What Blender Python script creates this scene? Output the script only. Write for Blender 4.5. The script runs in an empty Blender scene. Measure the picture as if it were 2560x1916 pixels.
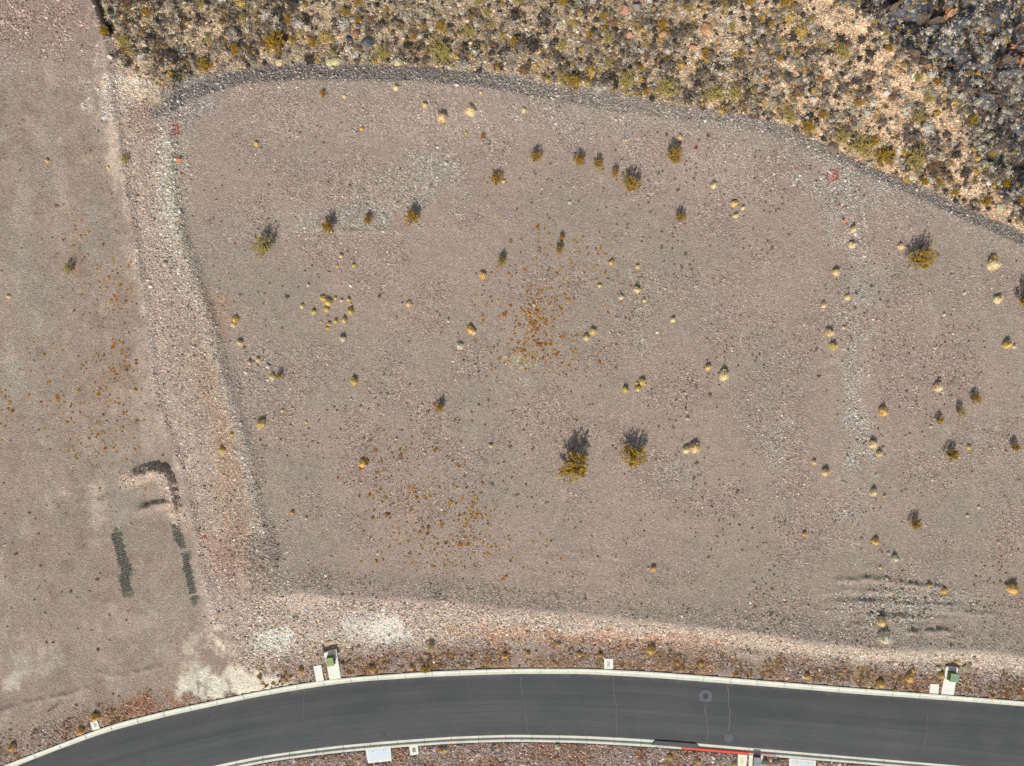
import bpy, math, random
import numpy as np
from mathutils import Vector

S = bpy.context.scene
COL = S.collection
PI = math.pi
rad = math.radians
# ------------------------------------------------------------------ camera
CAMH = 76.8                       # metres above the street
GS = 0.045                        # metres on the street per survey unit
def new_camera():
    c = bpy.data.cameras.new('camera'); o = bpy.data.objects.new('camera', c); COL.objects.link(o)
    o.location = (0, 0, CAMH); o.rotation_euler = (0, 0, 0)
    c.sensor_width = 36; c.lens = 18 / (1280 * GS / CAMH)
    c.clip_end = 5000; c.clip_start = 0.5
    S.camera = o
new_camera()
# ------------------------------------------------------------------ light
SUN_EL = rad(42); sdx, sdy = -0.20, -1.0
n_ = math.hypot(sdx, sdy)
SUNV = Vector((sdx / n_ * math.cos(SUN_EL), sdy / n_ * math.cos(SUN_EL), math.sin(SUN_EL)))
w = bpy.data.worlds.new('World'); S.world = w; w.use_nodes = True
nt = w.node_tree
sky = nt.nodes.new('ShaderNodeTexSky'); sky.sky_type = 'NISHITA'; sky.sun_disc = False
sky.sun_elevation = SUN_EL; sky.sun_rotation = math.atan2(sdx, sdy)
hsv = nt.nodes.new('ShaderNodeHueSaturation'); hsv.inputs['Saturation'].default_value = 0.55   # sky blue toned down to keep shadows neutral
nt.links.new(sky.outputs[0], hsv.inputs['Color']); nt.links.new(hsv.outputs[0], nt.nodes['Background'].inputs[0])
nt.nodes['Background'].inputs[1].default_value = 0.10
sl = bpy.data.lights.new('sun', 'SUN'); sl.energy = 4.0; sl.angle = rad(0.5); sl.color = (1.0, 0.955, 0.89)
so = bpy.data.objects.new('sun', sl); COL.objects.link(so)
so.rotation_euler = (-SUNV).to_track_quat('-Z', 'Y').to_euler()
S.view_settings.view_transform = 'Standard'; S.view_settings.look = 'None'
S.view_settings.exposure = 0.0; S.view_settings.gamma = 1.0
S.cycles.max_bounces = 5; S.cycles.diffuse_bounces = 3; S.cycles.transparent_max_bounces = 4

# ------------------------------------------------------------------ helpers
def lin(c, k=1.0):
    a = np.asarray(c, float) / 255.0
    return k * np.where(a <= 0.04045, a / 12.92, ((a + 0.055) / 1.055) ** 2.4)
def W(px, py, z):
    k = (CAMH - z) / CAMH
    return np.stack([(px - 1280) * GS * k, (958 - py) * GS * k, z + 0 * px], -1)
def smooth(t):
    t = np.clip(t, 0, 1); return t * t * (3 - 2 * t)
_lat = {}
def vnoise(x, y, sc, seed):
    if seed not in _lat: _lat[seed] = np.random.default_rng(seed).random((256, 256))
    L = _lat[seed]; x = x / sc; y = y / sc
    xi = np.floor(x).astype(int); yi = np.floor(y).astype(int)
    fx = x - xi; fy = y - yi; fx = fx * fx * (3 - 2 * fx); fy = fy * fy * (3 - 2 * fy)
    a = L[xi & 255, yi & 255]; b = L[(xi + 1) & 255, yi & 255]
    c = L[xi & 255, (yi + 1) & 255]; d = L[(xi + 1) & 255, (yi + 1) & 255]
    return (a * (1 - fx) + b * fx) * (1 - fy) + (c * (1 - fx) + d * fx) * fy
def fbm(x, y, sc, seed, oct=4, gain=0.5):
    s = 0; a = 1; t = 0
    for i in range(oct):
        s = s + a * vnoise(x + 17.3 * i, y - 9.1 * i, sc / 2 ** i, seed + i); t += a; a *= gain
    return s / t                                  # 0..1, mean .5
def dline(x, y, pts):
    """distance to a polyline and position along it (0..1)"""
    pts = np.asarray(pts, float); best = np.full(np.shape(x), 1e9); par = np.zeros(np.shape(x))
    n = len(pts) - 1
    for i in range(n):
        ax, ay = pts[i]; bx, by = pts[i + 1]; vx, vy = bx - ax, by - ay
        t = np.clip(((x - ax) * vx + (y - ay) * vy) / (vx * vx + vy * vy + 1e-9), 0, 1)
        d = np.hypot(x - ax - t * vx, y - ay - t * vy)
        m = d < best; best = np.where(m, d, best); par = np.where(m, (i + t) / n, par)
    return best, par
def sdpoly(x, y, poly):
    """signed distance, positive inside"""
    poly = [tuple(p) for p in poly]
    d, _ = dline(x, y, poly + [poly[0]])
    ins = np.zeros(np.shape(x), bool); j = len(poly) - 1
    for i in range(len(poly)):
        xi, yi = poly[i]; xj, yj = poly[j]
        if yi != yj:
            ins ^= ((yi > y) != (yj > y)) & (x < (xj - xi) * (y - yi) / (yj - yi) + xi)
        j = i
    return np.where(ins, d, -d)
def smoothed(pts, sig=45):
    pts = np.array(sorted(pts), float)
    xs = np.arange(pts[0, 0], pts[-1, 0] + 1, 10.0); ys = np.interp(xs, pts[:, 0], pts[:, 1])
    k = np.exp(-0.5 * (np.arange(-15, 16) * 10 / sig) ** 2); k /= k.sum()
    yp = np.pad(ys, 15, mode='reflect', reflect_type='odd')
    return xs, np.convolve(yp, k, 'valid')
K = 2560 / 2212.0
def D(*p): return [(a * K, b * K) for a, b in p]

# ------------------------------------------------------------------ survey lines
NO = smoothed([(-3000, 4600), (-1500, 2900), (-600, 2255), (-200, 2008), (6, 1914), (87, 1884), (145, 1862), (203, 1839), (290, 1808), (435, 1772), (640, 1730), (756, 1708), (853, 1695), (959, 1686.5), (1098, 1677), (1280, 1671), (1460, 1671), (1628, 1679), (1773, 1690), (1920, 1702), (2094, 1716.5), (2326, 1734.5), (2560, 1753), (3200, 1806), (4500, 1915), (6500, 2100)], 30)
NI = smoothed([(-3000, 4630), (-1500, 2918), (-600, 2270), (-200, 2023), (43, 1914), (154, 1871), (267, 1830), (429, 1788), (638, 1743), (785, 1718), (889, 1704.5), (1095, 1691), (1280, 1685), (1460, 1685), (1642, 1695), (1773, 1705.6), (1920, 1716.5), (2152, 1736), (2384, 1752), (2560, 1766), (3200, 1819), (4500, 1928), (6500, 2113)], 30)
SI = smoothed([(-3000, 4900), (-1500, 3060), (-600, 2400), (-200, 2165), (0, 2075), (200, 2000), (400, 1945), (539, 1914), (638, 1893), (712, 1882), (843, 1865), (976, 1853), (1133, 1842), (1280, 1837), (1454, 1840), (1599, 1847.6), (1744, 1859), (1920, 1874), (2163, 1895), (2413, 1916), (3200, 1982), (4500, 2092), (6500, 2280)], 30)
SO = smoothed([(-3000, 4925), (-1500, 3080), (-600, 2418), (-200, 2182), (0, 2092), (200, 2017), (400, 1962), (539, 1931), (640, 1909), (712, 1897), (843, 1880.5), (976, 1868.5), (1133, 1857), (1280, 1852.5), (1454, 1856), (1599, 1864), (1700, 1871.5), (1860, 1885), (1920, 1889.5), (2163, 1909), (2413, 1931), (3200, 1998), (4500, 2108), (6500, 2296)], 30)
def yline(L, x): return np.interp(x, L[0], L[1])
LC = np.array(D((150, -400), (190, -60), (215, 120), (230, 230), (245, 330), (262, 440), (285, 580), (305, 700), (322, 850), (345, 930), (372, 1000), (395, 1100), (420, 1220), (450, 1330), (480, 1400), (520, 1520)))
LF = np.array(D((395, -400), (395, 200), (390, 250), (385, 330), (392, 420), (415, 520), (440, 600), (475, 700), (500, 800), (530, 900), (555, 1000), (575, 1100), (600, 1200), (640, 1290), (680, 1400), (700, 1520)))
SC = np.array(D((-900, 1500), (500, 1300), (600, 1283), (750, 1288), (900, 1294), (1100, 1312), (1300, 1332), (1500, 1352), (1700, 1378), (1800, 1392), (1900, 1402), (2100, 1404), (2212, 1416), (2600, 1450), (6000, 1750)))
PN = np.array(D((200, 330), (330, 262), (370, 240), (400, 222), (440, 207), (520, 182), (640, 172), (760, 172), (900, 176), (1050, 188), (1200, 218), (1350, 243), (1500, 262), (1600, 278), (1700, 302), (1800, 345), (1900, 392), (2000, 435), (2100, 482), (2212, 532), (2400, 620), (2800, 800), (6000, 2300)))
HILL = D((-200, -9000), (150, -300), (205, 0), (225, 45), (240, 90), (255, 135), (300, 170), (350, 198), (385, 182), (420, 165), (520, 150), (650, 138), (800, 141), (950, 150), (1100, 160), (1200, 185), (1300, 195), (1400, 218), (1500, 235), (1600, 250), (1690, 270), (1800, 322), (1900, 372), (2000, 407), (2100, 455), (2212, 507), (2400, 600), (2800, 780), (6000, 2280), (14000, 3000), (14000, -9000))
RIDGE = D((1400, -900), (1700, -200), (1800, -20), (1870, 40), (1940, 110), (2050, 200), (2085, 290), (2130, 390), (2200, 478), (2300, 560), (2900, 900), (9000, 4000), (14000, 3000), (14000, -9000))
UB = [(318, 1203), (348, 1187), (385, 1177), (410, 1187), (423, 1221), (430, 1250), (437, 1279), (452, 1308)]
UB2 = [(343, 1279), (375, 1268), (414, 1259)]
WIND = [([(2100, 1452), (2160, 1449), (2220, 1454), (2350, 1469)], .42, 11), ([(2268, 1583), (2300, 1580), (2370, 1578)], .48, 11),
        ([(2050, 1482), (2110, 1478)], .22, 9), ([(2380, 1531), (2440, 1534), (2485, 1534)], .24, 8), ([(2140, 1562), (2185, 1570)], .25, 9),
        ([(2120, 1500), (2250, 1512), (2400, 1516)], .18, 9), ([(2170, 1540), (2290, 1548)], .18, 9), ([(1425, 1381), (1490, 1390), (1570, 1397)], .14, 6),
        ([(240, 1684), (300, 1695), (350, 1680), (400, 1667)], .2, 8), ([(0, 1778), (80, 1755), (180, 1735), (250, 1710)], .22, 9),
        ([(1115, 502), (1180, 505)], .12, 6), ([(840, 580), (1000, 578)], .15, 8), ([(1780, 1610), (1900, 1640)], .2, 9)]
PITS = [([(806, 1612), (846, 1608), (850, 1626), (812, 1632)], .5), ([(842, 1628), (858, 1628), (862, 1655), (850, 1660)], .25),
        ([(2362, 1652), (2396, 1652), (2398, 1668), (2364, 1666)], .5)]
SLABS = {'cabinet_left': [(809.3, 1633), (840.4, 1624.6), (852.4, 1695.8), (823.8, 1699.8)],
         'plain_left': [(782.8, 1666.3), (802.8, 1662.7), (809.6, 1701.5), (790.4, 1705)],
         'cabinet_right': [(2365, 1667.6), (2396, 1670), (2384.5, 1738), (2352.8, 1735.6)],
         'plain_right': [(2325.8, 1710.3), (2348.2, 1711), (2346.5, 1735), (2324, 1733.2)],
         'grey_box': [(1873, 1888), (1908, 1891), (1906, 1932), (1871, 1929)]}

BOXES = [[(224.6, 1805.6), (242, 1801.8), (249.5, 1821.5), (232, 1827)], [(1510.5, 1647), (1533, 1648), (1532.5, 1673), (1510.5, 1672.5)], [(1022.6, 1864.5), (1044, 1862.5), (1046.4, 1886.5), (1026, 1889)],
         [(1845.4, 1886.5), (1868.5, 1888.5), (1865, 1922), (1844.6, 1921)], [(913.5, 1872), (976, 1866), (979, 1902.5), (920, 1909)], [(1974, 1896.5), (2040, 1902.5), (2038, 1936), (1972, 1931)]]
def height(px, py):
    px = np.asarray(px, float); py = np.asarray(py, float)
    yk = yline(NO, px)
    d = yk - py                                            # north of the street
    wob = (fbm(px, py, 70, 11, 3) - .5)
    # pad
    zp = 1.45 + (1450 - py) * 0.0003 + 0.25 * (fbm(px, py, 420, 5, 2) - .5)
    c = np.interp(px, SC[:, 0], SC[:, 1]) + 10 * wob
    berm = np.where(py < c, np.clip(1 - (c - py) / 70, 0, 1), 1) * .13
    foot = yk - 78
    tt = np.clip((py - c) / np.maximum(foot - c, 30), 0, 1)
    zpad = np.where(py < c, zp + berm, 0.16 + (zp + .13 - .16) * (1 - (0.7 * tt + .3 * smooth(tt))))
    # left lot
    zl = 0.16 + np.clip(d, 0, 3000) * 0.0019 + 0.2 * (fbm(px, py, 300, 7, 2) - .5) * smooth(d / 200)
    xa = np.interp(py, LC[:, 1], LC[:, 0]) + 6 * wob; xb = np.interp(py, LF[:, 1], LF[:, 0]) + 9 * wob
    u = (px - xa) / np.maximum(xb - xa, 20)
    mix = np.clip(u, 0, 1); mix = .5 * mix + .5 * smooth(mix)
    crest = .38 * np.exp(-((px - xa - 14) / 16) ** 2) * smooth((d - 60) / 250) + .55 * np.exp(-((px - xb + 26) / 22) ** 2) * smooth((d - 250) / 200)
    z = zl * (1 - mix) + zpad * mix + crest
    # north edge
    pn = np.interp(px, PN[:, 0], PN[:, 1]) + 4 * wob
    drop = np.interp(px, [300, 430, 700, 1150, 1400, 1700, 1900, 2100, 2400, 4000], [.3, 1.05, 1.25, 1.05, .5, .18, .15, .45, .7, .7])
    band = np.interp(px, [300, 480, 1500, 1900, 3000], [30, 36, 36, 28, 30])
    z = z - drop * np.clip((pn - py) / band, 0, 1) * smooth((px - 340) / 90)
    # hillside
    sh = sdpoly(px, py, HILL); hin = np.clip(sh, 0, None)
    rid = sdpoly(px, py, RIDGE); rin = np.clip(rid, 0, None)
    east = smooth((px - 1500) / 600)
    rise = np.minimum(hin, 420) * GS * (0.10 * east - 0.17 * (1 - east) * smooth((px - 300) / 300))
    lump = (fbm(px, py, 55, 21, 3) - .5) * .75 + (fbm(px, py, 18, 31, 2) - .5) * .28
    rug = np.abs(fbm(px * .8 + py * .6, py * 1.3 - px * .5, 130, 41, 4, .55) - .5) * 2
    fall = -(1.05 * np.minimum(rin, 700) + .25 * np.clip(rin - 700, 0, 3000)) * GS + smooth(rin / 60) * (rug - .35) * 6.0
    z = z + smooth(hin / 25) * (rise + lump) + np.where(rin > 0, fall, 0)
    ok = smooth((900 - np.maximum(np.abs(px - 1280) - 1280, np.abs(py - 958) - 958)) / 600) # calm far away
    # lumps in the field
    z = z + ok * ((fbm(px, py, 26, 51, 2) - .5) * .07 + (fbm(px, py, 11, 61, 2) - .5) * .05 * (1 - smooth(-sh / 5) * .4))
    dd, t = dline(px, py, UB); z = z + .95 * np.clip(1 - (dd + 7 * (vnoise(px, py, 10, 73) - .5)) / (22 + 8 * wob), 0, 1) * smooth(t * 9 + .1) * smooth((1 - t) * 5)
    dd, t = dline(px, py, UB2); z = z + .6 * np.clip(1 - (dd + 6 * (vnoise(px, py, 9, 74) - .5)) / 14, 0, 1) * smooth(.3 + t * 3)
    el = smooth(1.4 - np.hypot((px - 2240) / 190, (py - 1508) / 58)); z = z + el * .2 * (fbm(px / 12 + py / 40, py + px * .02, 9, 75, 2) - .4) * 2
    el = smooth(1.4 - np.hypot((px - 1500) / 260, (py - 1390) / 26)); z = z + el * .05 * (fbm(px / 9, py - px * .04, 7, 76, 2) - .4) * 2
    for pl, hh, ww in WIND:
        dd, t = dline(px, py, pl); z = z + .6 * hh * np.clip(1 - (dd + 9 * (vnoise(px, py, 9, 72) - .45)) / (ww * 1.05), 0, 1) * (.1 + 1.5 * vnoise(px, py, 16, 71))
    dd, t = dline(px, py, [(225, -60), (245, 0), (258, 40), (278, 78)]); z = z - 1.5 * np.clip(1 - dd / 15, 0, 1)
    # south verge and street corridor
    ys = yline(SO, px)
    zs = 0.15 + np.clip(py - ys, 0, 4000) * .0012 + ok * (fbm(px, py, 20, 81, 2) - .5) * .08
    z = np.where(py > (yk + ys) / 2, zs, z)
    near = smooth((d - 1) / 14); z = np.where((py < yk) , 0.13 * (1 - near) + z * near, z)
    for poly, dep in PITS:
        z = z - dep * smooth((sdpoly(px, py, poly) + 4) / 7)
    for nm, poly in SLABS.items():
        s = sdpoly(px, py, poly); z = np.where(s > -2, np.minimum(z, 0.06), np.where(s > -9, np.minimum(z, .13 + .03 * (-s - 2)), z))
    for poly in BOXES:
        s = sdpoly(px, py, poly); z = np.where(s > -3, np.minimum(z, 0.05), np.where(s > -10, np.minimum(z, .12 + .03 * (-s - 3)), z))
    inside = (py > yk - 1.5) & (py < ys + 1.5)
    z = np.where(inside, -0.22, z)
    return z
def place(px, py, dz=0.0):
    z = float(height(np.array([px]), np.array([py]))[0]) + dz
    return Vector(W(np.float64(px), np.float64(py), z))

# ------------------------------------------------------------------ materials
def mat(name, rough=.9, spec=.2):
    m = bpy.data.materials.new(name); m.use_nodes = True
    b = m.node_tree.nodes['Principled BSDF']; b.inputs['Roughness'].default_value = rough
    b.inputs['Specular IOR Level'].default_value = spec
    return m, m.node_tree, b
def N(nt, t, **kw):
    n = nt.nodes.new(t)
    for k, v in kw.items(): setattr(n, k, v)
    return n
def noise(nt, vec, scale, detail=3, rough=.55):
    n = N(nt, 'ShaderNodeTexNoise'); n.inputs['Scale'].default_value = scale; n.inputs['Detail'].default_value = detail
    n.inputs['Roughness'].default_value = rough; nt.links.new(vec, n.inputs['Vector']); return n
def ramp(nt, val, stops):
    r = N(nt, 'ShaderNodeValToRGB'); nt.links.new(val, r.inputs[0]); e = r.color_ramp.elements
    while len(e) < len(stops): e.new(.5)
    for i, (p, c) in enumerate(stops):
        e[i].position = p; e[i].color = (*(c if hasattr(c, '__len__') else (c, c, c)), 1)
    return r
def mixc(nt, a, b, fac, mode='MIX'):
    m = N(nt, 'ShaderNodeMix', data_type='RGBA', blend_type=mode)
    for s, v in ((m.inputs[6], a), (m.inputs[7], b), (m.inputs[0], fac)):
        if isinstance(v, (int, float)): s.default_value = v if s == m.inputs[0] else (v, v, v, 1)
        elif isinstance(v, tuple): s.default_value = (*v, 1)
        else: nt.links.new(v, s)
    return m.outputs[2]
def math_(nt, op, a, b=None):
    m = N(nt, 'ShaderNodeMath', operation=op)
    for i, v in enumerate((a, b)):
        if v is None: continue
        if isinstance(v, (int, float)): m.inputs[i].default_value = v
        else: nt.links.new(v, m.inputs[i])
    return m.outputs[0]
def col_mat(name, transl=0.0, rough=.9, var=.25, scale=8):
    """colour carried by the mesh, with a little grain"""
    m, nt, b = mat(name, rough, .15)
    a = N(nt, 'ShaderNodeAttribute', attribute_name='Col'); tc = N(nt, 'ShaderNodeTexCoord')
    n = noise(nt, tc.outputs['Object'], scale, 2)
    r = ramp(nt, n.outputs[0], [(.3, 1 - var), (.7, 1 + var)])
    c = mixc(nt, a.outputs['Color'], r.outputs[0], 1.0, 'MULTIPLY')
    nt.links.new(c, b.inputs['Base Color'])
    if transl:
        t = N(nt, 'ShaderNodeBsdfTranslucent'); nt.links.new(c, t.inputs[0])
        ms = N(nt, 'ShaderNodeMixShader'); ms.inputs[0].default_value = transl
        nt.links.new(b.outputs[0], ms.inputs[1]); nt.links.new(t.outputs[0], ms.inputs[2])
        nt.links.new(ms.outputs[0], nt.nodes['Material Output'].inputs[0])
    return m
def flat_mat(name, rgb, rough=.8, var=.12, scale=3, spec=.3, bump=0):
    m, nt, b = mat(name, rough, spec); tc = N(nt, 'ShaderNodeTexCoord')
    c = lin(rgb, ALB); n = noise(nt, tc.outputs['Object'], scale, 6, .65)
    r = ramp(nt, n.outputs[0], [(.3, tuple(c * (1 - var))), (.7, tuple(np.minimum(c * (1 + var), .9)))])
    nt.links.new(r.outputs[0], b.inputs['Base Color'])
    if bump:
        bp = N(nt, 'ShaderNodeBump'); bp.inputs['Strength'].default_value = bump; bp.inputs['Distance'].default_value = .02
        n2 = noise(nt, tc.outputs['Object'], scale * 12, 3); nt.links.new(n2.outputs[0], bp.inputs['Height']); nt.links.new(bp.outputs[0], b.inputs['Normal'])
    return m
ALB = 0.93

def terrain_mat():
    m, nt, b = mat('ground', .95, .08)
    tc = N(nt, 'ShaderNodeTexCoord'); P = tc.outputs['Object']
    a = N(nt, 'ShaderNodeAttribute', attribute_name='Col'); g = N(nt, 'ShaderNodeAttribute', attribute_name='gravel')
    G = g.outputs['Fac']
    wn = noise(nt, P, .9, 3)                                   # warp for soft zone edges lives in the mesh colours
    v1 = N(nt, 'ShaderNodeTexVoronoi'); v1.inputs['Scale'].default_value = 6.5; nt.links.new(P, v1.inputs['Vector'])
    v2 = N(nt, 'ShaderNodeTexVoronoi'); v2.inputs['Scale'].default_value = 13; nt.links.new(P, v2.inputs['Vector'])
    def lum(v):
        s = N(nt, 'ShaderNodeSeparateColor'); nt.links.new(v.outputs['Color'], s.inputs[0]); return s
    s1, s2 = lum(v1), lum(v2)
    r1 = ramp(nt, s1.outputs[0], [(0, .3), (.25, .68), (.7, 1.1), (.93, 1.4), (1, 2.0)])
    r2 = ramp(nt, s2.outputs[0], [(0, .5), (.3, .84), (.8, 1.12), (.96, 1.5), (1, 2.1)])
    gr = math_(nt, 'MULTIPLY', G, .85)
    c = mixc(nt, a.outputs['Color'], mixc(nt, a.outputs['Color'], r1.outputs[0], 1.0, 'MULTIPLY'), gr)
    fine = math_(nt, 'ADD', math_(nt, 'MULTIPLY', G, .4), .6)
    c = mixc(nt, c, mixc(nt, c, r2.outputs[0], 1.0, 'MULTIPLY'), fine)
    # stones of another colour
    hue = ramp(nt, s1.outputs[1], [(0, (1.1, .96, .9)), (.12, (1.06, .98, .95)), (.5, (1, 1, 1)), (.85, (.93, 1, 1.06)), (1, (.86, 1.0, 1.12))])
    c = mixc(nt, c, mixc(nt, c, hue.outputs[0], 1.0, 'MULTIPLY'), math_(nt, 'ADD', math_(nt, 'MULTIPLY', G, .6), .2))
    nm = noise(nt, P, 2.3, 5, .7); rm = ramp(nt, nm.outputs[0], [(.28, .88), (.5, 1.0), (.72, 1.1)])
    c = mixc(nt, c, rm.outputs[0], 1.0, 'MULTIPLY')
    nl = noise(nt, P, .22, 4, .6); rl = ramp(nt, nl.outputs[0], [(.3, (.93, .95, .95)), (.7, (1.06, 1.03, 1.01))])
    c = mixc(nt, c, rl.outputs[0], 1.0, 'MULTIPLY')
    nt.links.new(c, b.inputs['Base Color'])
    bp = N(nt, 'ShaderNodeBump'); bp.inputs['Distance'].default_value = .09
    bs = math_(nt, 'ADD', math_(nt, 'MULTIPLY', G, .5), .6); nt.links.new(bs, bp.inputs['Strength'])
    nb = noise(nt, P, 7, 4, .7); h = math_(nt, 'SUBTRACT', nb.outputs[0], math_(nt, 'MULTIPLY', v1.outputs['Distance'], .9))
    nt.links.new(h, bp.inputs['Height']); nt.links.new(bp.outputs[0], b.inputs['Normal'])
    return m

# ------------------------------------------------------------------ mesh helpers
def make_mesh(name, verts, faces, cols=None, materials=(), mids=None, smooth_=False, uv=None):
    verts = np.asarray(verts, np.float32); faces = np.asarray(faces, np.int32)
    me = bpy.data.meshes.new(name); k = faces.shape[1]
    me.vertices.add(len(verts)); me.vertices.foreach_set('co', verts.ravel())
    me.loops.add(faces.size); me.loops.foreach_set('vertex_index', faces.ravel())
    me.polygons.add(len(faces)); me.polygons.foreach_set('loop_start', np.arange(0, faces.size, k, dtype=np.int32))
    if mids is not None: me.polygons.foreach_set('material_index', np.asarray(mids, np.int32))
    me.polygons.foreach_set('use_smooth', np.full(len(faces), smooth_, bool))
    for m in materials: me.materials.append(m)
    if cols is not None:
        c = np.ones((len(verts), 4), np.float32); c[:, :3] = cols
        at = me.attributes.new('Col', 'FLOAT_COLOR', 'POINT'); at.data.foreach_set('color', c.ravel())
    if uv is not None:
        ul = me.uv_layers.new(name='UVMap'); ul.data.foreach_set('uv', np.asarray(uv, np.float32)[faces.ravel()].ravel())
    me.update(calc_edges=True)
    return me
def obj(name, me, parent=None, loc=None, rz=0, sc=None):
    o = bpy.data.objects.new(name, me); COL.objects.link(o)
    if parent is not None: o.parent = parent
    if loc is not None: o.location = loc
    o.rotation_euler = (0, 0, rz)
    if sc is not None: o.scale = sc if hasattr(sc, '__len__') else (sc, sc, sc)
    return o
def tag(o, label=None, cat=None, group=None, kind=None):
    for k, v in (('label', label), ('category', cat), ('group', group), ('kind', kind)):
        if v: o[k] = v
    return o
def empty(name, loc, rz=0, sc=None):
    o = obj(name, None, loc=loc, rz=rz, sc=sc); o.empty_display_size = .3; return o
class Bag:
    """collects quads / tris (as quads with a doubled corner kept as tris)"""
    def __init__(s): s.v = []; s.f = []; s.c = []; s.n = 0
    def add(s, v, f, c=None):
        v = np.asarray(v, float); s.v.append(v); s.f.append(np.asarray(f) + s.n); s.n += len(v)
        s.c.append(np.broadcast_to(np.asarray(c if c is not None else (1, 1, 1), float), (len(v), 3)))
    def mesh(s, name, m, smooth_=False):
        return make_mesh(name, np.concatenate(s.v), np.concatenate(s.f), np.concatenate(s.c), [m], smooth_=smooth_)
BOXT = np.array([(0, 2, 1), (0, 3, 2), (4, 5, 6), (4, 6, 7), (0, 1, 5), (0, 5, 4), (1, 2, 6), (1, 6, 5), (2, 3, 7), (2, 7, 6), (3, 0, 4), (3, 4, 7)])
def prism(bag, top, zb, bev=.02):
    """top: 4 world corners (counter-clockwise seen from above), small chamfer on the upper edge"""
    t = np.array([list(p) for p in top], float); c = t.mean(0); t2 = c + (t - c) * (1 - bev * 2 / max(.1, np.abs(t - c).max()))
    lo = t.copy(); lo[:, 2] = zb; mid = t.copy(); mid[:, 2] -= bev
    v = np.concatenate([lo, mid, t2]); f = []
    for r in (0, 4):
        for i in range(4):
            j = (i + 1) % 4; f += [(r + i, r + j, r + 4 + j), (r + i, r + 4 + j, r + 4 + i)]
    f += [(8, 9, 10), (8, 10, 11), (0, 2, 1), (0, 3, 2)]
    bag.add(v, f)
def pquad(pts, z): return [W(np.float64(x), np.float64(y), z) for x, y in pts][::-1]
_ico = {}
def ico(n):
    if n in _ico: return _ico[n]
    import bmesh
    bm = bmesh.new(); bmesh.ops.create_icosphere(bm, subdivisions=n, radius=1)
    v = np.array([x.co[:] for x in bm.verts]); f = np.array([[y.index for y in x.verts] for x in bm.faces]); bm.free()
    _ico[n] = (v, f); return _ico[n]

# ================================================================== TERRAIN
def axis(lo, hi, step):
    a = list(np.arange(lo, hi + .1, step)); st = step; x = lo; left = []
    while x > -14000: st *= 1.25; x -= st; left.append(x)
    st = step; x = hi; right = []
    while x < 14000: st *= 1.25; x += st; right.append(x)
    return np.array(left[::-1] + a + right)
gx = axis(-240, 2800, 4.5); gy = axis(-240, 2040, 4.5)
GX, GY = np.meshgrid(gx, gy)
Z = height(GX, GY)
V = W(GX, GY, Z).reshape(-1, 3)
ny, nx = GX.shape
I = np.arange(ny * nx).reshape(ny, nx)
F = np.stack([I[:-1, :-1], I[1:, :-1], I[1:, 1:], I[:-1, 1:]], -1).reshape(-1, 4)

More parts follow.
